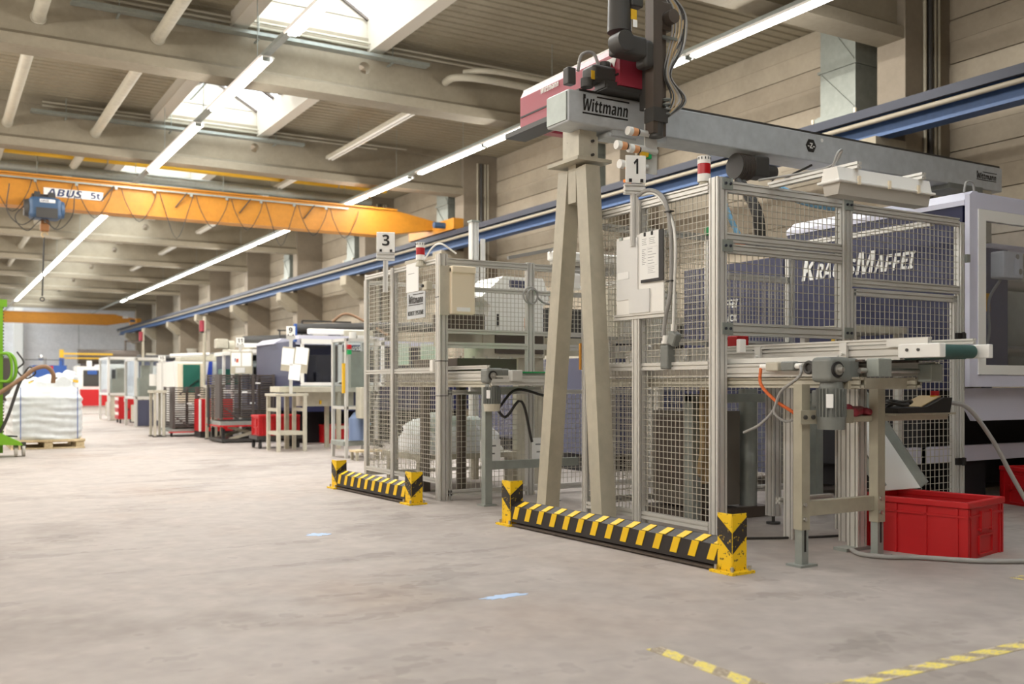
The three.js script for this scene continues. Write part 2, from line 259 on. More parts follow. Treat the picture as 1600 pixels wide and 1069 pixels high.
{ const t = thing('yellow_gas_pipe', 'yellow pipe crossing the roof above the orange crane girder', 'pipe');
  part('pipe', cy(.085, .085, 15.8, 2.2, 6.0, -23.4, 'x', 14), M.yellowPlain, t); for (const x of [-2, 3.4, 8.8]) { part('hanger', rod([x, 6.0, -23.4], [x, DECK, -23.4], .01), M.galv, t); part('pipe_clamp', tor(.1, .012, x, 6.0, -23.4, 0, Math.PI / 2), M.galv, t); }
  const u = thing('roof_duct', 'long silver duct pair crossing under the roof behind the yellow pipe', 'duct'); part('duct', cy(.11, .11, 15.6, 2, 5.72, -23.7, 'x', 14), M.galv, u); part('duct', cy(.11, .11, 15.6, 2, 5.48, -23.75, 'x', 14), M.galv, u); for (const x of [-2, 2, 6]) part('hanger', rod([x, 5.4, -23.56], [x, DECK, -23.56], .012), M.galv, u); }
// ---------- lit strip rows ----------
const ORD = 'first second third fourth fifth sixth seventh eighth ninth tenth eleventh twelfth thirteenth fourteenth fifteenth sixteenth seventeenth eighteenth nineteenth twentieth twenty-first twenty-second'.split(' ');
function stripRow(x, y, lit, rail, label, group, seen = true) {
  const t0 = thing('light_track', `${label.replace('lit fluorescent tube', 'dark carrier track')}`, 'light track', [x, y, 0]);
  part('rail', [bx(.09, .055, rail[0] - rail[1], 0, .09, (rail[0] + rail[1]) / 2), bx(.03, .03, rail[0] - rail[1], 0, .125, (rail[0] + rail[1]) / 2)], M.galv, t0);
  for (let z = rail[0] - 2; z > rail[1]; z -= 3) part('hanger_wire', rod([0, .12, z], [0, DECK - y, z], .006), M.galv, t0);
  let nth = 0;
  for (const [a, b] of lit) { const n = Math.max(1, Math.round((a - b) / (seen ? 3 : 6))), L = (a - b) / n;
    for (let k = 0; k < n; k++) { const zc = a - L * (k + .5), t = thing('strip_light', `${ORD[nth++]} ${label}, counted from the front`, 'strip light', [x, y, zc], 0, group);
      part('reflector', [bx(.16, .012, L - .05, 0, .055, 0), bx(.03, .03, L - .05, -.085, .04, 0, 0, 0, .6), bx(.03, .03, L - .05, .085, .04, 0, 0, 0, -.6)], M.whitePlastic, t);
      for (const dx of [-.035, .035]) { part('tube', cy(.02, .02, L - .12, dx, .015, 0, 'z', 10), M.tubeLit, t); }
      for (const e of [-1, 1]) part('end_cap', bx(.1, .05, .03, 0, .02, e * (L / 2 - .05)), M.galv, t);
      for (const d of [-1, 1]) { const l = new THREE.RectAreaLight(TUBE_COLOR, TUBE_NITS, .07, L - .12); l.position.set(x + d * .06, y - .005, zc); l.up.set(0, 0, 1); l.lookAt(x + d * .8, y - .8, zc); scene.add(l); } } }
}
stripRow(3.76, 5.2, [[-7.2, -11.6], [-12.55, -15.4], [-16.3, -20.4], [-25.2, -55.5]], [-2, -64], 'lit fluorescent tube of the row under the skylights', 'tubes under the skylights');
stripRow(8.44, 5.2, [[-7, -17.9], [-18.3, -22.8], [-23, -51.1], [-51.9, -53.4]], [-2, -64], 'lit fluorescent tube of the row along the right wall', 'tubes along the right wall');
stripRow(-.92, 5.2, [[4, -2], [-8, -38], [-54, -64]], [5, -64], 'lit fluorescent tube of the row over the left aisle', 'tubes over the left aisle', false);
stripRow(-5.0, 5.2, [[4, -32]], [5, -64], 'lit fluorescent tube of the row along the left wall', 'tubes along the left wall', false);
// ---------- crane runway, cranes ----------
{ const t = thing('crane_runway', 'blue steel crane runway beam on corbels along the right wall', 'crane rail'); const z0 = 2, z1 = -65.3, L = z0 - z1, zc = (z0 + z1) / 2, x = 10.25;
  part('girder', [bx(.22, .025, L, x, 4.09, zc), bx(.02, .3, L, x, 4.25, zc), bx(.22, .025, L, x, 4.4, zc)], M.blueRail, t);
  part('rail', bx(.06, .05, L, x, 4.44, zc), M.railDark, t); part('conductor_rail', [bx(.06, .11, L, x - .18, 4.38, zc)], M.railDark, t);
  part('conduit_pipe', cy(.032, .032, L, x - .15, 4.27, zc, 'z', 12), M.conduit, t, 'cream conduit pipe');
  for (let z = -5; z > -40; z -= 2.4) part('clip', [bx(.1, .02, .04, x - .1, 4.3, z), bx(.02, .18, .03, x - .11, 4.33, z)], M.motorDark, t); }
function crane(z, x0, x1, label, festoon) {
  const t = thing('overhead_crane', label, 'crane', [0, 0, z]);
  part('girder', [at(ext([[x0, 4.4], [x1 - 1.5, 4.4], [x1 - .2, 4.62], [x1 - .2, 4.8], [x1 - 1.2, 4.97], [x0, 4.97]], .3), 0, 0, -.3)], M.orange, t);
  part('girder_flange', bx(x1 - 1.2 - x0, .03, .4, (x0 + x1 - 1.2) / 2, 4.985, -.15), M.orange, t); part('girder_flange', bx(x1 - 1.6 - x0, .03, .4, (x0 + x1 - 1.6) / 2, 4.39, -.15), M.orange, t);
  part('end_carriage', [bx(.25, .25, 2.4, 10.25, 4.62, -.15)], M.orange, t); for (const dz of [-1, .7]) part('wheel', cy(.09, .09, .09, 10.25, 4.556, dz, 'x', 18), M.motorDark, t);
  part('drive_motor', [cy(.07, .07, .3, 10, 4.62, .6, 'x', 16)], M.hoistBlue, t);
  if (festoon) { part('festoon_rail', bx(x1 - 2.4 - x0, .03, .03, (x0 + x1 - 2.4) / 2, 4.9, .06), M.galv, t);
    for (let k = 0; k < 12; k++) { const a = 1 + k * .72 + (k > 2 ? .1 : 0), d = k % 3 === 1 ? .9 : .62, w = .66; if (a > 8) break;
      part('festoon_cable', tube([[a, 4.86, .08], [a + w * .12, 4.6, .08], [a + w * .5, 4.86 - d, .08], [a + w * .88, 4.6, .08], [a + w, 4.86, .08]], .008, 24, 6), M.cableDark, t); }
    for (let x = 1; x < 8; x += .72) part('cable_trolley', bx(.05, .05, .03, x, 4.86, .08), M.galv, t);
    for (const x of [2.9, 4.3, 5.6, 7]) part('bracket', strut([x, 4.6, .02], [x + .22, 4.9, .08], .02, .03), M.motorDark, t); }
  return t;
}
{ const t = crane(-20.7, -5.5, 10.4, 'orange overhead crane girder nearer the camera with hanging cable loops', true);
  const s = part('load_sign', bx(1.06, .16, .01, 2.4, 4.68, .012), M.white, t, 'white sign with blue lettering ABUS 5t');
  part('sign_lettering', at(lettering('ABUS', .6, .14, .25), 2.24, 4.68, .019), std(0x28345e, .5), s); part('sign_lettering', at(lettering('5t', .17, .12, 0, .002), 2.79, 4.68, .019), std(0x28345e, .5), s);
  const h = thing('crane_hoist', 'blue chain hoist hanging below the nearer crane girder', 'hoist', [1.84, 4.24, -20.15]);
  part('drum_housing', [rb(.56, .4, .4, .09, 0, .02, 0)], M.hoistBlue, h); part('motor_cap', cy(.15, .17, .08, -.31, .02, 0, 'x', 20), M.motorDark, h); part('motor_cap', cy(.17, .15, .06, .3, .02, 0, 'x', 20), M.hoistBlue, h);
  part('control_box', bx(.36, .18, .03, .02, -.08, .21), M.motorDark, h); const pl = part('maker_plate', bx(.26, .06, .01, .03, .14, .205), M.white, h, 'white plate lettered ABUS'); part('lettering', at(lettering('ABUS', .14, .035, .25), -.02, .14, .211), std(0x28345e, .5), pl);
  part('trolley', [bx(.4, .12, .3, 0, .26, -.3), bx(.1, .3, .06, -.12, .2, -.1), bx(.1, .3, .06, .12, .2, -.1)], M.motorDark, h);
  part('hook_block', [rb(.16, .16, .1, .03, 0, -.32, 0), bx(.05, .08, .05, -.04, -.22, 0), bx(.05, .08, .05, .04, -.22, 0)], std(0x8a5a2c, .5), h); part('hook', tor(.05, .014, 0, -.46, 0, 0, 0, 4.6), M.cableTan, h);
  part('hanging_sling', rod([-.01, -.5, 0], [-.04, -1.6, 0], .014), M.black, h); part('sling_ring', tor(.035, .01, -.04, -1.66, 0), M.black, h);
  part('pendant_cable', tube([[-.3, .1, .1], [-.5, -.2, .1], [-.3, -.42, .1], [-.05, -.2, .1], [.2, -.36, .1], [.45, -.1, .1], [.5, .3, .1]], .01, 50, 6), M.cableDark, h);
  part('pendant_cable', tube([[-.1, -.1, .12], [-.4, -.32, .12], [-.62, -.1, .12], [-.6, .4, .2]], .01, 40, 6), M.cableDark, h);
  const c2 = crane(-60, -5.5, 10.4, 'far orange overhead crane girder in front of the end wall', false); part('marker', bx(.3, .12, .02, 9.7, 4.85, .02), M.white, c2); }
// ducts on the wall
function duct(z, label) { const t = thing('ventilation_duct', label, 'duct', [10.62, 0, z], 0, 'galvanised ducts on the wall');
  part('duct_section', bx(.48, .62, .6, .26, 5.0, -.3), M.ductSheet, t); part('duct_section', bx(.48, 1.05, .6, .26, 5.85, -.3), M.ductSheet, t);
  for (const y of [4.68, 5.31]) part('flange', bx(.54, .035, .66, .26, y, -.3), M.ductSheet, t);
  part('cross_break', [strut([.014, 4.72, -.02], [.014, 5.28, -.58], .012, .012), strut([.014, 5.36, -.02], [.014, 6.1, -.58], .012, .012)], M.ductSheet, t);
  part('outlet_box', bx(.6, .3, .72, .24, 4.52, -.3), M.ductSheet, t); part('box_edge', [bx(.03, .3, .03, -.06, 4.52, .06), bx(.03, .3, .03, -.06, 4.52, -.66)], M.cream, t); part('handle', tor(.045, .01, -.07, 4.5, -.3, 0, Math.PI / 2), M.black, t);
  return t; }
const duct0 = duct(-8.95, 'galvanised sheet duct with diagonal creases beside the nearest wall column');
['second', 'third', 'fourth', 'fifth'].forEach((w, k) => copyOf(duct0, [10.62, 0, -14.95 - 6 * k], 0, `galvanised sheet duct beside the ${w} wall column from the camera`));
// ---------- wire mesh fences ----------
function meshGeo(axis, u0, u1, y0, y1, c, pitch = .042, r = .002) {
  const g = [], put = (w, h, u, y, o) => g.push(axis === 'z' ? bx(r * 2, h, w, c + o, y, u) : bx(w, h, r * 2, u, y, c + o));
  const L = Math.abs(u1 - u0), a = Math.min(u0, u1), nu = Math.round(L / pitch), ny = Math.round((y1 - y0) / pitch);
  for (let k = 1; k < nu; k++) put(r * 2, y1 - y0, a + L * k / nu, (y0 + y1) / 2, r);
  for (let k = 1; k < ny; k++) put(L, r * 2, (u0 + u1) / 2, y0 + (y1 - y0) * k / ny, -r);
  return g;
}
const mesh = (t, ...a) => part('wire_mesh', meshGeo(...a), M.wire, t);
const post = (t, x, z, y0, y1, w = .08, h = .08) => { part('post', prof('y', y1 - y0, w, h, x, (y0 + y1) / 2, z), M.alu, t); };
const railX = (t, x0, x1, y, z, h = .04, m = M.alu) => part('rail', prof('x', x1 - x0, .04, h, (x0 + x1) / 2, y, z), m, t);
const railZ = (t, z0, z1, y, x, h = .04, m = M.alu) => part('rail', prof('z', Math.abs(z0 - z1), .04, h, x, y, (z0 + z1) / 2), m, t);
const plateZ = (t, x, y, z) => { const p = part('corner_plate', bx(.085, .075, .008, x, y, z), M.galv, t); part('bolt', [cy(.009, .009, .012, x - .02, y, z + .006, 'z', 8), cy(.009, .009, .012, x + .02, y, z + .006, 'z', 8)], M.railDark, p); };
{ // cell 1
  const t = thing('safety_fence', 'aluminium mesh safety fence of the nearest cell, behind the long barrier', 'fence'), X = 4.24, Z = -4.66;
  post(t, X, -6.06, 0, 2.27, .04, .06); post(t, X, -5.41, 0, 2.27, .08, .08); post(t, 4.27, Z, 0, 2.3); post(t, 5.42, Z, 0, 2.27); post(t, 6.69, Z, 0, 2.22, .04, .06);
  post(t, 5.5, -6.1, 0, 2.25, .08, .04); post(t, 6.42, -6.1, 0, 2.25, .08, .04); post(t, 4.34, -6.13, 0, 2.25, .04, .04);
  for (const y of [2.24, 1.12, .1]) { railZ(t, -6.03, -5.45, y, X, y > 2 ? .06 : .05); railZ(t, -5.37, -4.7, y, X, y > 2 ? .06 : .05); }
  mesh(t, 'z', -6.03, -5.45, 1.145, 2.21, X); mesh(t, 'z', -6.03, -5.45, .125, 1.095, X); mesh(t, 'z', -5.37, -4.7, 1.145, 2.21, X); mesh(t, 'z', -5.37, -4.7, .125, 1.095, X);
  railX(t, 4.31, 5.38, 2.25, Z, .07); railX(t, 4.31, 5.38, 1.93, Z, .06); railX(t, 4.31, 5.38, 1.86, Z, .06); railX(t, 4.31, 5.38, 1.35, Z, .08);
  mesh(t, 'x', 4.31, 5.38, 1.96, 2.215, Z); mesh(t, 'x', 4.31, 5.38, 1.39, 1.83, Z, .052);
  railX(t, 5.46, 6.67, 2.22, Z, .06); railX(t, 5.46, 6.67, 1.71, Z, .06); railX(t, 5.5, 6.64, 1.64, Z, .05); railX(t, 5.5, 6.64, .14, Z, .05);
  mesh(t, 'x', 5.46, 6.67, 1.74, 2.19, Z, .046); mesh(t, 'x', 5.54, 6.6, .165, 1.615, Z, .05);
  post(t, 5.5, Z, .12, 1.66, .05, .04); post(t, 6.62, Z, .12, 1.66, .04, .04);
  for (const y of [1.36, .42]) part('hinge', [bx(.1, .05, .03, 6.66, y, Z + .03), cy(.012, .012, .06, 6.67, y, Z + .05, 'y', 8)], M.black, t);
  part('latch', [bx(.04, .06, .05, 6.74, 1.95, Z + .02)], M.galv, t);
  for (const y of [2.26, 1.87, 1.35]) plateZ(t, 4.31, y, Z + .045); plateZ(t, 5.42, 2.23, Z + .045); plateZ(t, 5.42, 1.35, Z + .045);
  railX(t, 4.36, 6.4, 2.2, -6.1, .05); railX(t, 4.36, 6.4, 1.34, -6.1, .05); railX(t, 4.36, 6.4, .12, -6.1, .05); railX(t, 5.54, 6.4, 1.9, -6.1, .05);
  mesh(t, 'x', 4.36, 5.46, 1.36, 2.18, -6.1); mesh(t, 'x', 5.54, 6.38, 1.36, 1.88, -6.1, .036); mesh(t, 'x', 4.36, 5.46, .14, 1.3, -6.1, .05); mesh(t, 'x', 5.54, 6.38, .14, 1.3, -6.1, .05);
  railZ(t, -6.06, -4.7, 2.2, 6.42, .04);
}
{ // cell 3
  const t = thing('safety_fence', 'aluminium mesh safety fence of the farther cell, behind the short barrier', 'fence'), X = 3.79, Z = -7.58;
  post(t, X, -9.25, 0, 2.1, .04, .04); post(t, X, -8.58, 0, 2.1, .06, .06); post(t, X, Z, 0, 2.12, .08, .08); post(t, 4.68, Z, 0, 2.1, .08, .04); post(t, 6.1, Z, 0, 2.1, .08, .04); post(t, 3.86, Z, 0, .95, .04, .04);
  for (const y of [2.07, 1.12, .16]) { railZ(t, -9.23, -8.62, y, X, .04); railZ(t, -8.54, -7.62, y, X, .04); }
  mesh(t, 'z', -9.23, -8.62, .18, 1.1, X, .04); mesh(t, 'z', -8.54, -7.62, .18, 1.1, X, .04); mesh(t, 'z', -9.23, -8.62, 1.14, 2.05, X, .04); mesh(t, 'z', -8.54, -7.62, 1.14, 2.05, X, .04);
  for (const [y, h] of [[2.06, .06], [1.83, .04], [1.46, .04], [1.34, .05], [.93, .04], [.06, .05]]) { railX(t, 3.84, 4.64, y, Z, h); railX(t, 4.72, 6.06, y, Z, h); }
  for (const [a, b] of [[3.84, 4.64], [4.72, 6.06]]) { mesh(t, 'x', a, b, 1.85, 2.03, Z, .04); mesh(t, 'x', a, b, 1.48, 1.81, Z, .04); mesh(t, 'x', a, b, .09, .91, Z, .046); }
  post(t, X + .02, -9.32, 0, 2.05, .04, .04); railX(t, 3.84, 6.1, 2.03, -9.32, .04); railX(t, 3.84, 6.1, .1, -9.32, .04); mesh(t, 'x', 3.84, 6.1, .13, 2, -9.32, .05); post(t, 6.1, -9.32, 0, 2.05, .04, .04); railZ(t, -9.3, -7.6, 2.05, 6.1, .04);
  part('cable_tie', [bx(.086, .006, .086, X, 1.2, Z), bx(.086, .006, .086, X, 1.75, Z), bx(.086, .006, .086, X, .9, Z)], M.black, t);
}
// number signs on posts
function numberSign(num, x, y, z, turn, w, h, label, group, poleLen) {
  const t = thing('number_sign', label, 'sign', [x, y, z], turn);
  part('plate', rb(w, h, .012, .004, 0, h / 2, .03), M.whitePlastic, t); part('numeral', at(lettering(num, w * (num.length > 1 ? .6 : num === '1' ? .22 : .4), h * .55), 0, h * .6, .037), M.black, t);
  for (const s of [-1, 1]) part('clip', bx(w * .13, h * .12, .012, s * w * .28, h * .08, .04), M.black, t);
  part('mount_profile', prof('x', w, .05, h * .36, 0, -h * .2, 0), M.aluPale, t); part('pole', prof('y', poleLen, .045, .045, 0, -h * .38 - poleLen / 2, -.002), M.aluPale, t);
  return t;
}
numberSign('1', 4.19, 2.385, -5.41, -.35, .145, .19, 'white number one sign on a pole above the document board', 0, .36);
numberSign('3', 3.7, 2.24, -8.58, -.35, .17, .19, 'white number three sign on a pole above the farther fence', 0, .3);
// signal beacons
function beacon(x, y, z, s, label) { const t = thing('signal_beacon', label, 'beacon', [x, y, z]);
  part('bracket', [bx(.06 * s, .02, .1 * s, .03, -.05 * s, 0), cy(.03 * s, .05 * s, .06 * s, 0, -.03 * s, 0)], M.greigePale, t); part('base', cy(.045 * s, .045 * s, .05 * s, 0, .025 * s, 0), M.whitePlastic, t); part('red_lens', cy(.044 * s, .044 * s, .07 * s, 0, .085 * s, 0), M.redLight, t); const c = part('cap', cy(.045 * s, .045 * s, .05 * s, 0, .145 * s, 0), M.whitePlastic, t); part('sound_slots', Array.from({ length: 12 }, (_, k) => bx(.006, .016, .004, Math.sin(k * .5236) * .0455 * s, .155 * s, Math.cos(k * .5236) * .0455 * s, 0, k * .5236, 0)), M.black, c); }
beacon(4.28, 2.3, -4.8, .95, 'red and white signal beacon on the nearest fence corner');
beacon(3.74, 2.1, -7.9, .9, 'red and white signal beacon on the farther fence beside the cream box');
// documents at cell 1
{ const t = thing('document_board', 'white document board with pockets on the cell 1 fence post', 'board', [4.2, 0, -5.36]);
  part('back_panel', rb(.012, .55, .52, .004, 0, 1.755, 0), M.whitePlastic, t); part('ledge_profile', prof('z', .56, .04, .04, .01, 1.47, -.01), M.alu, t);
  part('clear_pocket', bx(.004, .42, .24, -.012, 1.8, -.13), M.pocket, t); part('label_strip', bx(.002, .05, .13, -.016, 1.76, -.17), M.paper, t); part('clear_pocket', bx(.01, .16, .22, -.014, 1.57, .01), M.pocket, t, 'grey lower pocket'); part('clip', bx(.01, .02, .03, -.012, 2.02, -.2), M.galv, t); }
{ const t = thing('clipboard', 'black clipboard with a white form hanging on the document board', 'clipboard', [4.178, 1.86, -5.22], -.03);
  part('board', rb(.008, .34, .25, .003, 0, 0, .02), M.black, t);
  const pm = printed(256, 360, (x, w, h) => { lines(x, 30, 50, 110, 4, 14); lines(x, 130, 50, 230, 4, 14); lines(x, 30, 130, 90, 9, 14); lines(x, 110, 130, 230, 6, 22, '#aaa'); lines(x, 110, 270, 230, 4, 14, '#aaa'); x.strokeStyle = '#999'; x.strokeRect(100, 120, 140, 140); });
  const p = new THREE.PlaneGeometry(.21, .32); part('form_sheet', at(p, -.0065, .01, -.005, 0, -Math.PI / 2, 0), pm, t, 'printed white form', true);
  for (const z of [-.05, .03]) part('clip', bx(.012, .025, .014, -.008, .155, z), M.black, t); }
{ const t = thing('conduit_cable', 'grey cable arching from the cell 1 sign pole down to a plug box', 'cable');
  part('cable', tube([[4.2, 2.3, -5.38], [4.2, 2.32, -5.28], [4.2, 2.26, -5.13], [4.2, 2.1, -5.05], [4.2, 1.6, -5.04], [4.21, 1.45, -5.1], [4.21, 1.32, -5.12]], .014, 60, 8), M.cable, t); part('cable', tube([[4.21, 2.3, -5.36], [4.21, 2.28, -5.2], [4.21, 2.05, -5.02], [4.21, 1.6, -5.01], [4.21, 1.35, -5.02]], .011, 50, 8), M.aluPale, t);
  part('cable_tie', [bx(.035, .008, .06, 4.2, 2.14, -5.05), bx(.035, .008, .06, 4.2, 1.68, -5.035)], M.black, t);
  const p = thing('plug_box', 'grey connector plug box on the middle rail of the cell 1 fence', 'plug box', [4.22, 1.1, -5.09]); part('housing', rb(.07, .16, .08, .012, 0, .08, 0), M.motor, p); part('housing', rb(.06, .09, .07, .012, 0, .2, .07, .5, 0, 0), M.motor, p); part('gland', [cy(.022, .022, .05, 0, .2, -.02), cy(.028, .028, .02, 0, .18, -.02)], M.whitePlastic, p); part('gland', cy(.018, .018, .06, 0, .265, .06), M.whitePlastic, p);
  solo('junction_cover', 'small white switch cover on the cell 1 corner post', 'switch', [rb(.06, .09, .03, .008, 4.41, 1.24, -4.6)], M.whitePlastic); }
// documents at cell 3
{ const pm = printed(200, 260, (x) => lines(x, 30, 90, 170, 1, 20));
  const n = thing('paper_notice', 'white paper notice hung on the cell 3 fence mesh', 'notice', [3.755, 1.965, -8.1]); part('sheet', bx(.003, .26, .26, 0, 0, 0), M.paper, n); part('print', at(new THREE.PlaneGeometry(.24, .24), -.003, 0, 0, 0, -Math.PI / 2, 0), pm, n, null, true); part('hanger_strip', bx(.012, .03, .34, 0, .145, .02), M.greigePale, n);
  const s = thing('robot_maker_plate', 'grey plate lettered Wittmann Robot Systeme on the cell 3 mesh', 'plate', [3.755, 1.71, -8.02]); part('plate', bx(.006, .24, .38, 0, 0, 0), M.beam, s);
  part('logo', wittmann(.3, .11).map(g => at(g, -.0045, .05, 0, 0, -Math.PI / 2, 0)), M.motorDark, s); part('lettering', onMinusX(lettering('ROBOT SYSTEME', .32, .04, 0, .002, regular), -.0045, -.07, 0), M.motorDark, s);
  const b = thing('document_box', 'cream document box with label on the cell 3 corner post', 'box', [3.93, 1.8, -7.47]); part('box_body', rb(.23, .4, .05, .01, 0, 0, 0), M.cream, b); part('lip', rb(.23, .06, .07, .01, 0, .18, .01), M.cream, b); part('label', bx(.13, .035, .004, .0, -.16, .028), M.paper, b); part('mount_plate', bx(.09, .42, .02, -.16, 0, -.02), M.greigePale, b);
  const k = thing('key_switch', 'small beige key switch box beside the notice on cell 3', 'switch', [3.74, 1.86, -7.76]); part('housing', rb(.06, .08, .09, .01), M.greigePale, k); part('knob', cy(.014, .014, .02, -.035, 0, -.02, 'x', 10), M.black, k);
  solo('beacon_cable', 'thin white cable looping from the cell 3 beacon over the rail', 'cable', [tube([[3.76, 2.1, -7.86], [3.78, 2.2, -7.72], [3.8, 2.21, -7.6], [3.92, 2.13, -7.56]], .008, 30, 6)], M.whitePlastic); }
// ---------- gantry robot ----------
{ const t = thing('gantry_robot', 'grey beam gantry robot with red carriage on a splayed two legged stand', 'robot'), X = 4.1;
  const leg = (z0, z1) => { const A = V(X, .02, z0), B = V(X + .02, 2.58, z1), w = .125; part('leg', strut([A.x, A.y, A.z], [B.x, B.y, B.z], w, w), M.greige, t); const f = part('foot_plate', bx(.2, .02, .22, X, .01, z0), M.greige, t); part('anchor_bolt', [cy(.012, .012, .05, X - .08, .04, z0 + .09, 'y', 8), cy(.012, .012, .05, X - .08, .04, z0 - .09, 'y', 8)], M.steel, f); };
  leg(-6.38, -6.1); leg(-5.64, -5.87);
  part('leg_core', bx(.12, .3, .1, X + .02, 2.48, -5.985), M.greige, t); part('head_plate', bx(.3, .025, .4, X + .02, 2.62, -5.98), M.greige, t);
  part('head_block', [bx(.17, .18, .14, X + .02, 2.72, -5.93), bx(.14, .28, .1, X + .02, 2.75, -6.04)], M.greigePale, t); part('head_column', bx(.15, .14, .17, X + .02, 2.85, -5.95), M.greigePale, t);
  for (const y of [2.67, 2.77]) part('bolt', cy(.011, .011, .02, X + .05, y, -5.85, 'z', 8), M.motorDark, t);
  const B = part('beam', [rb(5.02, .23, .28, .012, 6.36, 2.96, -5.86)], M.beam, t);
  part('beam_end_cover', bx(.01, .2, .25, 3.845, 2.96, -5.86), M.galv, t); part('beam_underframe', [bx(.5, .05, .2, 4.5, 2.83, -5.84), bx(.25, .03, .16, 4.35, 2.81, -5.84)], M.beam, t);
  part('rail_strip', bx(4.9, .018, .05, 6.4, 3.085, -5.76), M.motorDark, t); part('energy_chain', bx(4.4, .05, .1, 6.6, 3.1, -5.93), M.motorDark, t);
  part('lettering', wittmann(.4, .15).map(g => at(g, 4.17, 2.985, -5.719)), M.black, t); part('lettering', wittmann(.3, .09).map(g => at(g, 8.62, 2.97, -5.719)), M.black, t);
  const hx = [...Array(6)].map((_, k) => [Math.cos(k * Math.PI / 3) * .06, Math.sin(k * Math.PI / 3) * .06]); const hm = part('axis_mark', at(ext(hx, .003), 6.26, 2.97, -5.72), M.black, t, 'black hexagon mark with a white Z'); part('axis_letter', at(lettering('-Z-', .08, .045), 6.26, 2.97, -5.716), M.white, hm); part('round_sticker', cy(.016, .016, .003, 6.39, 3.03, -5.719, 'z', 14), M.white, t);
  // red carriage cover along z
  part('carriage_cover', at(ext([[-.16, 0], [.14, 0], [.14, .22], [.06, .3], [-.13, .3], [-.16, .24]], 1.36), 4.36, 3.12, -6.95), M.redCover, t); part('cover_nose', at(ext([[0, 0], [.2, .03], [.27, .1], [.05, .3], [0, .3]], .3), 4.5, 3.12, -6.95, 0, Math.PI / 2, 0).rotateY(0), M.redCover, t);
  part('cover_ridge', bx(.1, .012, 1.36, 4.28, 3.425, -6.27), M.white, t); part('cover_groove', bx(.006, .014, 1.34, 4.198, 3.2, -6.27), M.black, t);
  part('cover_lettering', onMinusX(lettering('Wittmann', .26, .05, .15), 4.196, 3.34, -6.5), M.white, t); part('cover_emblem', onMinusX(ext([[-.06, .03], [.06, .03], [.03, -.04], [0, 0], [-.03, -.04]], .003), 4.196, 3.3, -5.68), M.white, t);
  part('carriage_plate', [bx(.5, .03, .4, 4.35, 3.1, -5.8), bx(.42, .05, .12, 4.3, 3.12, -5.68)], M.motorDark, t); part('underside_rail', bx(.2, .04, 1.2, 4.3, 3.1, -6.6), M.motorDark, t);
  part('drive_motor', [rb(.22, .12, .16, .03, 4.12, 3.2, -5.72), cy(.04, .04, .05, 4.16, 3.28, -5.72)], M.motorDark, t); part('encoder', [rb(.07, .12, .07, .01, 3.9, 3.18, -5.78), cy(.045, .045, .06, 3.98, 3.12, -5.68)], M.motorDark, t, 'dark connector block'); part('hose', tube([[3.95, 3.22, -5.75], [3.98, 3.34, -5.74], [4.07, 3.36, -5.73], [4.12, 3.24, -5.72]], .012, 20, 6), M.cable, t); part('tag', bx(.03, .06, .004, 4.0, 3.17, -5.635), M.yellowPlain, t);
  // vertical arm
  part('arm_column', [bx(.08, 2.1, .09, 4.41, 3.82, -5.47), bx(.05, 2.1, .05, 4.5, 3.82, -5.5)], M.steelDark, t); part('arm_foot', [cy(.05, .05, .16, 4.43, 2.83, -5.47), bx(.13, .1, .105, 4.43, 2.9, -5.47)], M.motorDark, t); part('arm_bracket', [bx(.1, .3, .12, 4.45, 3.12, -5.56), bx(.16, .2, .04, 4.41, 3.35, -5.54)], M.motorDark, t);
  part('gearbox', [rb(.24, .14, .14, .02, 4.17, 3.34, -5.46), cy(.07, .07, .12, 4.07, 3.34, -5.4, 'z', 20), rb(.09, .19, .12, .03, 4.32, 3.31, -5.46)], M.motorDark, t);
  part('arm_motor', [cy(.078, .085, .3, 4.1, 3.58, -5.46, 'y', 24), cy(.08, .08, .03, 4.1, 3.45, -5.46)], M.motorDark, t); part('motor_cap', cy(.07, .08, .09, 4.1, 3.74, -5.46, 'y', 24), M.motor, t); part('terminal_box', rb(.1, .1, .1, .01, 4.19, 3.65, -5.42), M.motorDark, t); part('type_label', [bx(.05, .07, .004, 4.16, 3.54, -5.377)], M.yellowPlain, t); part('type_label', bx(.035, .05, .004, 4.17, 3.48, -5.375), M.paper, t);
  const r = rng(5); for (let k = 0; k < 12; k++) { const a = .02 * (r() - .5), b = r() * .14; part('cable', tube([[4.48 + a, 3.85, -5.5], [4.56 + b, 3.7 + a, -5.48], [4.58 + b * .8, 3.4 + r() * .2, -5.47], [4.5 + b * .4, 3.2, -5.46 + a], [4.55 + b, 3.05, -5.45], [4.46 + a, 2.86, -5.44]], .006 + .003 * r(), 36, 6), [M.cableDark, M.cableTan, M.cable][k % 3], t); }
  part('cable_clamp', bx(.16, .02, .06, 4.53, 3.47, -5.48), M.motor, t); part('valve_block', [rb(.12, .2, .1, .01, 4.5, 3.62, -5.5), cy(.05, .05, .08, 4.52, 3.6, -5.42, 'z', 14)], M.steelDark, t); part('cable_wrap', [0, 1, 2, 3].map(k => tor(.024, .008, 4.5, 3.02 - k * .035, -5.44, Math.PI / 2)), M.motor, t);
  // gripper
  part('gripper_plate', at(ext([[-.05, 0], [.06, 0], [.06, .26], [-.0, .3], [-.0, .46], [-.05, .46]], .01), 4.42, 2.5, -5.53), M.aluPale, t);
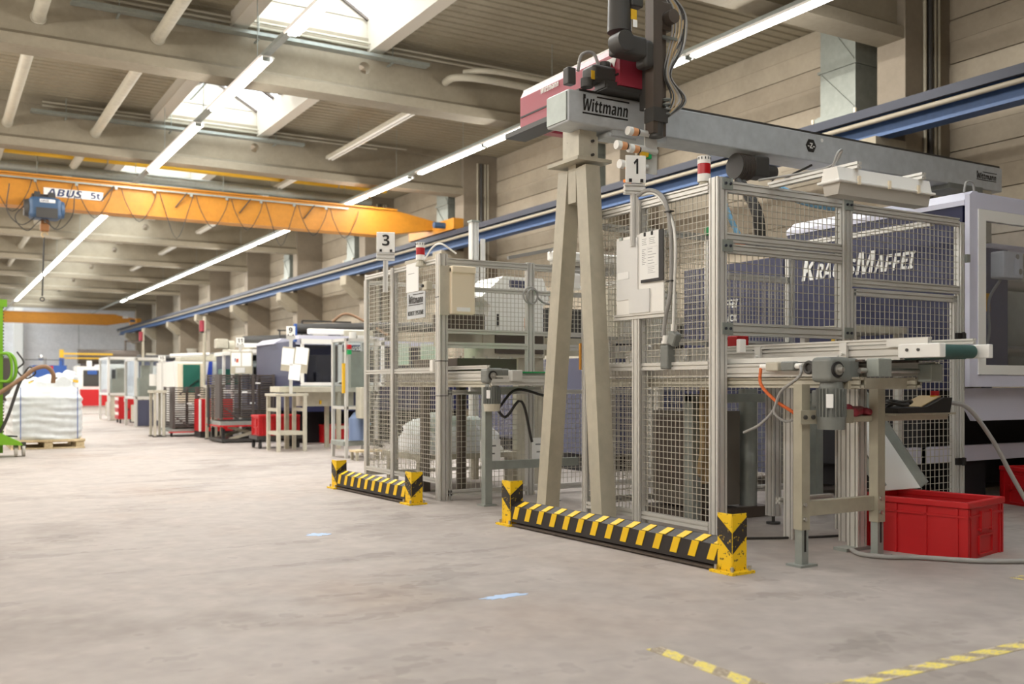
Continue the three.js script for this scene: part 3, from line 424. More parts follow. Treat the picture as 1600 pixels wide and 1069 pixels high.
  for (const [dx, dy] of [[.02, .26], [-.09, .15], [.03, .14], [-.06, .02]]) { const x = 4.29 + dx * .9, y = 2.515 + dy; part('suction_arm', cy(.022, .022, .16, x + .06, y, -5.5, 'x', 16), M.aluPale, t); part('seal_ring', cy(.025, .025, .014, x - .02, y, -5.5, 'x', 16), M.black, t); part('suction_cup', cy(.03, .027, .05, x - .05, y, -5.5, 'x', 18), M.orangeTip, t); part('cup_face', cy(.031, .031, .035, x - .09, y, -5.5, 'x', 18), M.white, t); }
  part('air_fitting', [bx(.06, .03, .03, 4.34, 2.62, -5.49)], M.yellowPlain, t); part('air_fitting', bx(.03, .03, .03, 4.38, 2.61, -5.49), M.green, t); part('air_fitting', cy(.012, .012, .06, 4.2, 2.42, -5.5, 'x', 10), M.orangeBright, t);
  const gm = part('gear_motor', [cy(.1, .1, .14, 5.56, 2.73, -5.8, 'x', 24), rb(.16, .17, .16, .02, 5.72, 2.74, -5.8), cy(.06, .06, .1, 5.86, 2.72, -5.8, 'x', 16)], M.motorDark, t); part('fins', Array.from({ length: 8 }, (_, k) => cy(.104, .104, .006, 5.5 + k * .018, 2.73, -5.8, 'x', 24)), M.steelDark, gm); part('lead', tube([[5.85, 2.64, -5.75], [5.92, 2.58, -5.75], [5.98, 2.66, -5.75], [6.3, 2.82, -5.75]], .01, 20, 6), M.cableDark, t);
  part('far_support', [bx(.25, .5, .25, 8.6, 2.6, -5.86), bx(.12, 2.4, .12, 8.6, 1.2, -5.86), bx(.4, .03, .4, 8.6, .015, -5.86)], M.greige, t); part('beam_foot', bx(.5, .05, .3, 8.3, 2.83, -5.86), M.motor, t);
}
// ---------- guard barriers ----------
function barrier(x0, z0, x1, z1, h, label) {        // near end (x0, z0) to far end (x1, z1)
  const L = Math.hypot(x1 - x0, z1 - z0), turn = Math.atan2(-(x0 - x1), -(z0 - z1)) + Math.PI, t = thing('guard_barrier', label, 'barrier', [x1, 0, z1], turn, 'striped guard barriers');
  // local: +z runs from the far post to the near post, -x faces the aisle
  part('kick_rail', at(ext([[-.07, .03], [.05, .03], [.05, .165], [-.01, .175], [-.07, .14]], L - .02), 0, 0, .01), M.hazBlack, t); part('floor_angle', [bx(.12, .012, L - .1, -.03, .014, L / 2)], M.steelDark, t);
  const n = Math.round(L / .145), p = L / n; const face = new THREE.Vector2(.06, .035); const tilt = Math.atan2(.035, .06);
  const g = join(at(ext([[-.035, -.044], [.02, -.044], [.055, .044], [0, .044]], .003), 0, 0, 0, 0, -Math.PI / 2, 0)), g2 = join(at(ext([[-.02, -.031], [.036, -.031], [.056, .031], [0, .031]], .003), 0, 0, 0, 0, -Math.PI / 2, 0));
  for (let k = 0; k < n; k++) { const m = new THREE.Mesh(g, M.yellow); m.name = 'yellow_stripe'; m.position.set(-.0705, .097, p * (k + .45)); t.add(m); const q = new THREE.Mesh(g2, M.yellow); q.name = 'yellow_stripe'; q.position.set(-.041, .1585, p * (k + .45) + .035); q.rotation.z = -Math.PI / 2 + tilt; t.add(q); m.castShadow = m.receiveShadow = q.castShadow = q.receiveShadow = true; }
  for (const [z, s] of [[-.05, 1], [L + .02, -1]]) {
    const a = .105, y = part('corner_post', [bx(.008, h, a, -.07, h / 2, z), bx(a, h, .008, -.07 + a / 2 - .004, h / 2, z + a / 2)], M.yellowWorn, t, 'worn yellow angle post');
    const lo = h - .21, bandA = (y0) => ext([[0, y0 + .09], [a, y0], [a, y0 + .11], [0, y0 + .19]], .0025), bandB = (y0) => ext([[0, y0], [a, y0 + .09], [a, y0 + .19], [0, y0 + .11]], .0025);
    part('black_chevron', onMinusX(at(bandA(lo), -a / 2, 0, 0), -.0743, 0, z), M.blackWorn, y); part('black_chevron', at(bandB(lo), -.074, 0, z + a / 2 + .004), M.blackWorn, y);
    const b = part('base_plate', bx(.17, .014, .17, -.03, .007, z + .01), M.yellowWorn, t); part('anchor_bolt', [[-.09, .07], [-.09, -.05], [.03, .08]].map(([u, v]) => cy(.009, .009, .03, u, .025, z + v, 'y', 8)), M.steel, b);
  }
}
barrier(3.7, -3.93, 3.6, -5.98, .315, 'long yellow and black striped guard barrier in front of cell 1');
barrier(3.5, -7.5, 3.42, -8.95, .27, 'short yellow and black striped guard barrier in front of cell 3');
// ---------- conveyors at cell 1 ----------
function gearMotor(t, x, y, z, s, cap) {      // gearbox on the conveyor side, finned motor hanging below; returns nothing, adds parts to t
  const G = part('gearbox', [rb(.17 * s, .13 * s, .13 * s, .025 * s, x, y, z), rb(.1 * s, .12 * s, .12 * s, .02 * s, x + .1 * s, y, z), cy(.055 * s, .06 * s, .03 * s, x, y - .075 * s, z)], M.motor, t);
  part('shaft', [cy(.028 * s, .028 * s, .02 * s, x - .03 * s, y, z + .07 * s, 'z', 18), cy(.012 * s, .012 * s, .04 * s, x - .03 * s, y, z + .085 * s, 'z', 12)], M.steel, G); part('shaft_ring', cy(.042 * s, .042 * s, .014 * s, x - .03 * s, y, z + .065 * s, 'z', 20), M.black, G);
  const m = part('motor_body', [cy(.062 * s, .062 * s, .16 * s, x, y - .17 * s, z, 'y', 24)], M.motor, t);
  part('cooling_fins', Array.from({ length: 22 }, (_, k) => { const a = k / 22 * Math.PI * 2; return bx(.006 * s, .145 * s, .02 * s, x + Math.sin(a) * .066 * s, y - .17 * s, z + Math.cos(a) * .066 * s, 0, a, 0); }), M.motor, m);
  part('fan_cover', [cy(.074 * s, .068 * s, .065 * s, x, y - .275 * s, z, 'y', 24)], cap || M.motor, t); part('type_plate', bx(.035 * s, .07 * s, .004, x - .062 * s, y - .16 * s, z + .045 * s, 0, -.95, 0), M.paper, m); part('terminal_box', rb(.06 * s, .09 * s, .08 * s, .01, x + .02 * s, y - .15 * s, z - .085 * s), M.motor, t);
}
{ const t = thing('lower_conveyor', 'aluminium chain conveyor with hanging gear motor leaving cell 1', 'conveyor'), x0 = 4.05, x1 = 4.62, z0 = -3.32, z1 = -5.75, L = z0 - z1, zc = (z0 + z1) / 2; t.position.set(.26, .004, -.2);
  part('side_profile', prof('z', L - .4, .04, .08, x0 + .02, 1.08, zc - .2), M.alu, t); part('side_profile', prof('z', L, .04, .08, x1 - .02, 1.08, zc), M.alu, t); part('base_profile', prof('z', L - .1, .06, .06, x0 + .05, 1.005, zc - .05), M.greigePale, t); part('base_profile', prof('z', L - .1, .06, .06, x1 - .05, 1.005, zc - .05), M.greigePale, t);
  part('chain', [bx(.02, .012, L - .2, x0 + .06, 1.125, zc), bx(.02, .012, L - .2, x1 - .06, 1.125, zc)], M.steelDark, t); part('guide_strip', [bx(.012, .03, L - .3, x0 + .03, 1.14, zc - .1), bx(.012, .03, L - .3, x1 - .03, 1.14, zc - .1)], M.aluPale, t);
  part('end_block', rb(.11, .1, .08, .006, x0 + .11, 1.085, -3.36), M.galv, t); part('end_block', rb(.1, .1, .09, .006, x1 - .03, 1.06, -3.36), M.galv, t); part('drive_shaft', rod([x0, 1.07, -3.4], [x1, 1.07, -3.4], .014), M.steel, t); part('cross_beam', bx(x1 - x0, .06, .05, (x0 + x1) / 2, 1.0, -3.5), M.greige, t);
  for (const z of [-3.9, -4.6, -5.3]) part('cross_beam', bx(x1 - x0 - .1, .04, .04, (x0 + x1) / 2, 1.0, z), M.greige, t);
  gearMotor(t, 3.98, 1.075, -3.53, 1.06, null);
  for (const [z, m] of [[-3.98, M.greigePale], [-3.86, M.motor]]) part('cable_plug', [rb(.05, .055, .1, .01, 4.01, 1.1, z)], m, t); part('cable_plug', cy(.016, .016, .05, 4.01, 1.1, -3.79, 'z', 12), M.whitePlastic, t); part('cable_plug', cy(.016, .016, .05, 4.01, 1.1, -4.06, 'z', 12), M.whitePlastic, t); part('round_plug', [cy(.038, .038, .05, 4.0, 1.09, -3.68, 'x', 14), tor(.03, .01, 3.97, 1.09, -3.68, 0, Math.PI / 2)], M.motorDark, t); part('valve', [cy(.014, .014, .14, 4.01, 1.1, -3.62, 'z', 10)], M.aluPale, t);
  part('cable', tube([[4.0, 1.09, -4.08], [3.98, 1.0, -4.06], [4.0, .9, -3.96], [4.06, .82, -3.86], [4.08, .78, -3.85]], .01, 30, 7), M.cableOrange, t, 'orange cable'); part('cable', tube([[4.0, 1.1, -3.77], [3.97, 1.05, -3.74], [3.98, .95, -3.9], [4.0, .84, -3.98], [4.0, .76, -4.08], [4.03, .7, -4.25]], .009, 40, 7), M.cable, t); part('cable', tube([[4.0, .9, -3.95], [3.99, .83, -3.96], [4.02, .78, -3.9], [4.05, .79, -3.87]], .008, 26, 7), M.cable, t);
}
{ const t = thing('conveyor_stand', 'beige steel two legged stand under the cell 1 conveyor end', 'stand');
  for (const x of [4.13, 4.75]) { part('leg', bx(.062, .8, .062, x, .6, -3.84), M.standGrey, t); const f = part('foot_channel', [bx(.05, .36, .05, x, .19, -3.84), bx(.13, .012, .11, x, .006, -3.84)], M.galv, t); part('slot', bx(.012, .16, .003, x, .16, -3.8135), M.black, f); part('bolt', [cy(.011, .011, .02, x - .012, .26, -3.806, 'z', 8), cy(.011, .011, .02, x - .012, .34, -3.806, 'z', 8)], M.steel, t); }
  part('cross_beam', bx(.62, .08, .05, 4.44, .31, -3.86), M.standGrey, t); part('upper_beam', bx(.42, .075, .03, 4.27, .82, -3.795), M.standGrey, t); part('bolt', [cy(.012, .012, .014, 4.09, .82, -3.775, 'z', 8), cy(.012, .012, .014, 4.15, .82, -3.775, 'z', 8)], M.motorDark, t);
  part('shelf_arm', rb(1.0, .035, .1, .008, 4.92, .8, -3.9), M.greige, t); part('shelf_plate', bx(.56, .012, .26, 5.13, .822, -3.92), M.greige, t); }
{ const t = thing('upper_conveyor', 'narrow belt conveyor with dark green belt above the chain conveyor', 'conveyor'), x0 = 4.3, x1 = 4.68, z0 = -3.15, z1 = -5.8, L = z0 - z1, zc = (z0 + z1) / 2; t.position.set(.25, .014, -.18);
  part('side_profile', prof('z', L - .2, .04, .08, x0 + .02, 1.16, zc - .1), M.alu, t); part('side_profile', prof('z', L - .2, .04, .08, x1 - .02, 1.16, zc - .1), M.alu, t); part('guide_profile', prof('z', L - .02, .03, .03, x0, 1.222, zc), M.alu, t); part('guide_profile', prof('z', L - .02, .03, .03, x1, 1.222, zc), M.alu, t); part('guide_end', bx(.03, .04, .26, x0 - .005, 1.21, z0 - .14), M.aluPale, t);
  part('belt', [bx(x1 - x0 - .09, .008, L - .06, (x0 + x1) / 2, 1.198, zc), bx(x1 - x0 - .09, .008, L - .06, (x0 + x1) / 2, 1.128, zc), cy(.037, .037, x1 - x0 - .09, (x0 + x1) / 2, 1.163, z0, 'x', 24)], M.belt, t);
  part('end_block', [rb(.05, .075, .26, .006, x0 - .005, 1.165, z0 - .06)], M.white, t); part('end_block', rb(.04, .075, .16, .006, x1 + .01, 1.165, z0), M.white, t); part('bolt', [cy(.009, .009, .006, x0 - .032, 1.17, z0 - .06, 'x', 10), cy(.009, .009, .006, x0 - .032, 1.17, z0 - .13, 'x', 10)], M.motorDark, t);
  for (const z of [-3.72, -4.4, -5.1, -5.7]) { part('guide_bracket', [bx(.02, .09, .05, x0 - .012, 1.18, z), cy(.009, .009, .02, x0 - .03, 1.16, z, 'x', 8)], M.aluPale, t); }
  part('leg', prof('y', 1.106, .08, .08, 4.59, .539, -3.88), M.alu, t); part('leg', prof('y', 1.1, .04, .08, 4.54, .536, -4.37), M.alu, t); part('leg', prof('y', 1.06, .08, .08, 4.95, .576, -4.92), M.alu, t); part('foot', [bx(.22, .02, .1, 4.55, -.004, -3.88)], M.galv, t); part('foot', [cy(.05, .05, .016, 4.95, -.006, -4.92), cy(.012, .012, .08, 4.95, .036, -4.92)], M.motorDark, t); part('foot_rail', prof('x', .5, .04, .04, 4.75, .226, -4.44), M.alu, t); part('cross_beam', bx(.5, .05, .04, 4.4, 1.07, -3.88), M.alu, t); part('leg', prof('y', 1.0, .04, .08, 4.77, .486, -4.12), M.alu, t); }
{ const t = thing('part_chute', 'white sloping sheet metal chute above the red bin', 'chute', [5.27, .62, -4.32]), a = .88; part('slide', bx(.4, .008, .74, 0, 0, 0, a, 0, 0), M.whitePlastic, t); for (const x of [-.2, .2]) part('side_lip', bx(.012, .07, .76, x, .03, .02, a, 0, 0), M.galv, t); for (const x of [-.19, .19]) part('hanger', bx(.02, .26, .03, x, .36, -.22), M.galv, t); }
{ const t = thing('teach_pendant', 'black handheld robot control pendant lying on the stand shelf', 'controller', [5.12, .829, -3.88]);
  part('body', at(ext([[-.26, 0], [.22, 0], [.24, .09], [.16, .09], [.0, .035], [-.26, .03]], .2), 0, 0, -.1), M.black, t); part('display_panel', bx(.2, .006, .15, .07, .067, 0, 0, 0, .33), M.cableTan, t); const e = part('emergency_stop', cy(.026, .026, .03, .17, .115, .03), M.redLight, t, 'red emergency stop button'); part('collar', cy(.03, .03, .012, .17, .096, .03), M.yellowPlain, e); part('coiled_lead', [tor(.07, .009, -.12, .05, 0, Math.PI / 2 - .3), tor(.06, .009, -.15, .06, .01, Math.PI / 2 + .2)], M.cableDark, t); part('strain_relief', cy(.02, .014, .08, .28, .06, .02, 'x', 12), M.black, t);
  solo('pendant_cable', 'grey cable arching from the pendant to the floor around the red bin', 'cable', [tube([[5.43, .89, -3.86], [5.55, .86, -3.82], [5.72, .66, -3.76], [5.86, .4, -3.7], [5.98, .14, -3.6], [6.0, .02, -3.4], [5.8, .016, -3.22], [5.4, .016, -3.2], [5.05, .016, -3.36], [4.82, .016, -3.64], [4.7, .016, -3.72], [4.64, .016, -3.86], [4.72, .016, -4.0]], .014, 150, 8)], M.cable);
  solo('red_glove', 'crumpled dark red cloth on the shelf beside the gear motor', 'cloth', [rb(.16, .05, .1, .024, 4.62, .842, -3.9, 0, .4, .1), rb(.1, .06, .08, .028, 4.54, .85, -3.9, 0, -.3, .3), rb(.08, .04, .07, .018, 4.7, .84, -3.88, 0, .2, -.2)], M.redCover); }
// red stacking crate, 600 x 400 x 320
function crate(label, x, y, z, ry, L = .6, W = .4, H = .315) { const t = thing('red_crate', label, 'crate', [x, y, z], ry, 'red plastic crates'), w = .012;   // long side along z
  part('shell', [bx(w, H, L - .04, -W / 2 + .02, H / 2, 0), bx(w, H, L - .04, W / 2 - .02, H / 2, 0), bx(W - .04, H, w, 0, H / 2, L / 2 - .02), bx(W - .04, H, w, 0, H / 2, -L / 2 + .02), bx(W - .04, w, L - .04, 0, w / 2 + .004, 0)], M.red, t);
  part('rim', [rb(.035, .035, L, .006, -W / 2 + .014, H - .018, 0), rb(.035, .035, L, .006, W / 2 - .014, H - .018, 0), rb(W, .035, .035, .006, 0, H - .018, L / 2 - .014), rb(W, .035, .035, .006, 0, H - .018, -L / 2 + .014)], M.red, t);
  part('lower_flange', [bx(.02, .012, L - .02, -W / 2 + .014, H - .085, 0), bx(.02, .012, L - .02, W / 2 - .014, H - .085, 0), bx(W - .02, .012, .02, 0, H - .085, L / 2 - .014)], M.red, t);
  for (const s of [-1, 1]) for (const z of [-.29, -.24, -.08, .08, .24, .29]) part('rib', bx(.016, H - .04, .012, s * (W / 2 - .012), H / 2 - .02, z * L / .6), M.red, t);
  for (const s of [-1, 1]) { for (const x of [-.185, -.16, .16, .185]) part('rib', bx(.012, H - .04, .016, x * W / .4, H / 2 - .02, s * (L / 2 - .012)), M.red, t); part('grip_recess', [bx(.12, .1, .014, 0, H - .12, s * (L / 2 - .01)), bx(.012, .12, .02, -.07, H - .12, s * (L / 2 - .008)), bx(.012, .12, .02, .07, H - .12, s * (L / 2 - .008))], M.red, t); part('label_frame', [bx(.18, .008, .014, 0, H * .38, s * (L / 2 - .01)), bx(.2, .008, .016, 0, H * .5, s * (L / 2 - .009)), bx(.18, .008, .014, 0, .02, s * (L / 2 - .01)), bx(.008, .1, .014, -.09, H * .22, s * (L / 2 - .01)), bx(.008, .1, .014, .09, H * .22, s * (L / 2 - .01))], M.red, t); }
  return t; }
crate('large red plastic crate on the floor under the white chute', 5.21, 0, -3.83, .2, .68, .5, .33);
crate('red plastic crate half hidden under the blue machine', 7.98, 0, -4.75, 1.3);
// lamp over the conveyor
{ const t = thing('weatherproof_lamp', 'unlit white weatherproof tube lamp with grey cover above the conveyor', 'lamp', [4.98, 2.19, -4.02]); part('housing', at(ext([[-.07, 0], [.07, 0], [.05, .085], [-.05, .085]], .84), -.42, 0, 0, 0, Math.PI / 2, 0), M.whitePlastic, t); part('rim', rb(.88, .016, .17, .006, 0, 0, 0), M.whitePlastic, t); part('cover', at(ext([[-.065, 0], [-.05, -.07], [.05, -.07], [.065, 0]], .82), -.41, -.006, 0, 0, Math.PI / 2, 0), M.diffuser, t); for (const x of [-.27, 0, .27]) part('clip', bx(.02, .05, .012, x, .012, .085), M.cream, t);
  for (const x of [-.26, .33]) part('support_arm', prof('z', .72, .04, .04, x, .105, -.28), M.alu, t); part('lead', tube([[-.4, .08, 0], [-.38, .17, .02], [-.32, .2, 0], [-.28, .14, -.1], [-.26, .14, -.4], [-.4, .12, -.6]], .008, 40, 6), M.cable, t);
  solo('light_blue_hose', 'thin light blue air hose hanging inside the top of cell 1', 'hose', [tube([[4.6, 2.3, -5.0], [4.66, 2.1, -4.95], [4.72, 1.97, -4.92]], .018, 16, 8)], M.lightBlue);
  solo('light_blue_sheet', 'thick light blue hose under the white lamp on cell 1', 'hose', [tube([[5.0, 2.36, -4.9], [5.25, 2.3, -4.9], [5.55, 2.28, -4.9], [5.8, 2.32, -5.0]], .035, 24, 8)], M.lightBlue);
  solo('hanging_hoses', 'dark hose bundle hanging inside the top of cell 1', 'hose', [tube([[4.95, 2.45, -5.2], [4.92, 2.2, -5.0], [4.95, 1.95, -4.98]], .028, 16, 8), tube([[5.0, 2.45, -5.2], [5.02, 2.2, -5.05], [5.0, 1.9, -5.0]], .022, 16, 8)], M.cableDark);
  solo('green_stop_lamp', 'small green signal block inside cell 1 behind the corner post', 'lamp', [rb(.05, .06, .05, .008, 4.46, 2.02, -4.95)], M.green); solo('orange_stop_lamp', 'small orange signal block on the rail inside cell 1', 'lamp', [rb(.06, .07, .05, .008, 4.88, 1.99, -5.1)], M.orangeBright); }
// ---------- blue moulding machine of cell 1 ----------
{ const t = thing('moulding_machine', 'navy injection moulding machine lettered Krauss Maffei behind the cell 1 mesh', 'machine'), X = 6.86, Z = -4.73;
  part('side_panel', [span(X, X + .03, .95, 2.42, Z - .02, -6.55)], M.navy, t); part('roof_cap', at(ext([[X - .01, 2.42], [X + .1, 2.5], [X + .16, 2.5], [X + .16, 2.46], [X + .04, 2.43], [X + .04, 2.38], [X - .01, 2.38]], 1.83), 0, 0, -6.56), M.lilac, t); part('roof_edge', [span(X + .1, 10.4, 2.46, 2.5, Z - .02, Z - .2)], M.lilac, t); part('roof_edge', [span(X + .16, 10.4, 2.44, 2.48, -6.3, -6.56)], M.lilac, t);
  part('lettering', [['K', .14, .19, -6.28, 2.035], ['RAUSS', .42, .14, -5.98, 2.01], ['M', .17, .19, -5.66, 2.035], ['AFFEI', .38, .14, -5.37, 2.01]].map(([c, w, h, z, y]) => onMinusX(lettering(c, w, h, .22, .004), X - .004, y, z)), M.white, t);
  for (const y of [1.05, 1.35, 1.7, 2.05]) part('panel_screw', cy(.008, .008, .006, X - .002, y, Z - .06, 'x', 8), M.steel, t);
  part('front_frame', [span(X, X + .1, 1.07, 2.36, Z, Z + .04), span(X, 10.4, 2.36, 2.46, Z, Z + .04), span(X, 10.4, .98, 1.07, Z, Z + .04)], M.lilac, t); part('door_frame', [span(X + .1, X + .19, 1.15, 2.27, Z + .005, Z + .05), span(X + .1, 9.2, 2.27, 2.355, Z + .005, Z + .05), span(X + .1, 9.2, 1.075, 1.15, Z + .005, Z + .05), span(9.1, 9.2, 1.15, 2.27, Z + .005, Z + .05)], M.white, t);
  part('window_pane', bx(2.06, 1.14, .008, 8.09, 1.71, Z + .02), M.smoke, t); part('inner_post', prof('y', 1.3, .05, .05, 7.42, 1.65, -5.05), M.greigePale, t); const sb = part('switch_box', rb(.27, .22, .12, .012, 7.66, 1.98, -4.9), M.white, t); part('sticker', [bx(.07, .14, .004, 7.7, 1.97, -4.838)], M.paper, sb); part('indicator', [cy(.022, .022, .006, 7.71, 2.05, -4.838, 'z', 12), cy(.025, .025, .006, 7.75, 1.93, -4.838, 'z', 12)], M.greige, sb); part('warning_sticker', bx(.12, .16, .004, 7.98, 1.72, -5.3), std(0xd9a02c, .6), t); part('inner_cable', tube([[7.6, 1.86, -4.92], [7.5, 1.7, -4.95], [7.45, 1.4, -4.92], [7.3, 1.2, -4.9], [7.05, 1.22, -4.88]], .012, 30, 6), M.cable, t);
  part('inner_wall', [span(7.0, 10.2, 1.0, 2.36, -6.2, -6.25)], M.greige, t); part('clamp_plate', [span(7.9, 8.3, 1.0, 2.2, -5.3, -6.1)], std(0x6a6a7e, .5), t); part('clamp_plate', [span(9.0, 9.5, 1.05, 2.1, -5.2, -6.1)], M.greigePale, t); part('tie_bar', [rod([8.3, 1.3, -5.4], [10.2, 1.3, -5.4], .05, 14), rod([8.3, 1.9, -5.4], [10.2, 1.9, -5.4], .05, 14)], M.steel, t); part('inner_floor', span(7, 10.4, .98, 1.02, Z, -6.5), M.greigePale, t); part('grey_slab', bx(.5, .12, .2, 8.2, 1.1, -4.95), M.greigePale, t);
  part('skirt', at(ext([[X + .02, .97], [10.4, .97], [10.4, .71], [X + .24, .71]], .04), 0, 0, Z - .12), M.lilac, t); part('base_beam', span(X - .2, 10.4, .36, .49, -5.1, -5.16), M.lilac, t); part('base_body', span(X + .1, 10.4, .1, .95, -5.5, -6.5), M.dark, t); for (const x of [7.6, 8.8]) part('machine_foot', bx(.3, .4, .3, x, .2, -5.3), M.dark, t); part('side_base', span(X - .02, X + .04, .3, .95, -5.1, -6.5), M.dark, t);
  part('rear_panel', span(X, X + .03, .9, 2.2, -6.6, -8.0), M.navy, t); part('rear_body', span(X + .05, 10.2, .15, 1.9, -6.7, -7.9), M.navyGrey, t); part('lettering', [onMinusX(lettering('MAFFEI', .3, .08, .22, .004), X - .004, 1.8, -7.35), onMinusX(lettering('0 70/CX', .28, .07, 0, .004), X - .004, 1.66, -7.35)], M.white, t); part('cable_loop', tube([[6.95, 2.5, -4.8], [6.98, 2.58, -4.8], [7.06, 2.58, -4.8], [7.08, 2.5, -4.8]], .01, 18, 6), M.cable, t);
  solo('pipe_bundle', 'pale pipes crossing behind the end of the gantry beam', 'pipes', [0, 1, 2, 3].map(k => rod([9.0, 2.72 + k * .05, -6.3 - k * .05], [11.4, 2.62 + k * .05, -6.0], .02)), M.aluPale); }
// inside cell 1
{ const c = thing('control_cabinet', 'pale grey control cabinet inside cell 1', 'cabinet', [5.0, 1.35, -6.45]); part('body', rb(.62, .42, .35, .01, 0, .21, 0), M.greigePale, c); part('door', rb(.28, .36, .02, .005, -.14, .21, .18), M.white, c); part('door', rb(.28, .36, .02, .005, .15, .21, .18), M.white, c); part('support', [bx(.06, 1.35, .06, -.25, -.675, 0), bx(.06, 1.35, .06, .25, -.675, 0)], M.alu, c);
  const m = thing('press_block', 'dark press block inside cell 1 behind the lower mesh', 'machine', [5.02, 0, -5.72]); part('body', bx(.42, .7, .5, 0, .45, 0), std(0x6b645a, .6), m); part('column', cy(.07, .07, .95, .34, .49, .2), M.galv, m); part('panel', bx(.012, .5, .4, -.216, .5, 0), M.steelDark, m); part('red_valve', cy(.04, .04, .12, -.1, .86, .1, 'y', 14), M.red, m); part('base', bx(.86, .08, .6, .05, .04, 0), M.steelDark, m);
  solo('tan_hose_bundle', 'tan plastic hose bundle inside cell 1 behind the mesh', 'hose', [0, 1, 2, 3, 4].map(k => tube([[4.62 + k * .035, .98, -5.2], [4.6 + k * .04, .8, -5.18], [4.62 + k * .03, .55, -5.2 - k * .02], [4.66 + k * .03, .3, -5.3]], .02, 22, 7)), M.cableTan);
  solo('red_box', 'small red box on the conveyor inside cell 1', 'box', [rb(.12, .1, .1, .01, 5.05, 1.3, -5.3)], M.red); solo('inner_support', 'steel support frame inside cell 1 behind the mesh', 'frame', [bx(.08, .93, .08, 4.62, .465, -5.3), bx(.08, .93, .08, 5.85, .465, -5.3), bx(1.31, .06, .06, 5.235, .9, -5.3)], M.galv); solo('yellow_cone', 'small yellow funnel behind the conveyor guide rail', 'funnel', [cy(.015, .035, .1, 5.62, 1.36, -4.9, 'y', 16)], M.yellowPlain);
  const rt = thing('parts_table', 'pale work table beside the blue machine inside cell 1', 'table', [6.25, 0, -5.3]); part('table_top', rb(.7, .05, .5, .006, 0, 1.42, 0), M.greigePale, rt); for (const [x, z] of [[-.3, -.2], [.3, -.2], [-.3, .2], [.3, .2]]) part('leg', bx(.05, 1.4, .05, x, .7, z), M.alu, rt); const cov = solo('black_cloth', 'crumpled black cover lying on the conveyor in cell 1', 'cover', [rb(.22, .07, .14, .03, 5.0, 1.235, -4.95, 0, .2, .1), rb(.14, .05, .1, .02, 5.14, 1.225, -4.93, 0, -.2, -.1)], M.black); }
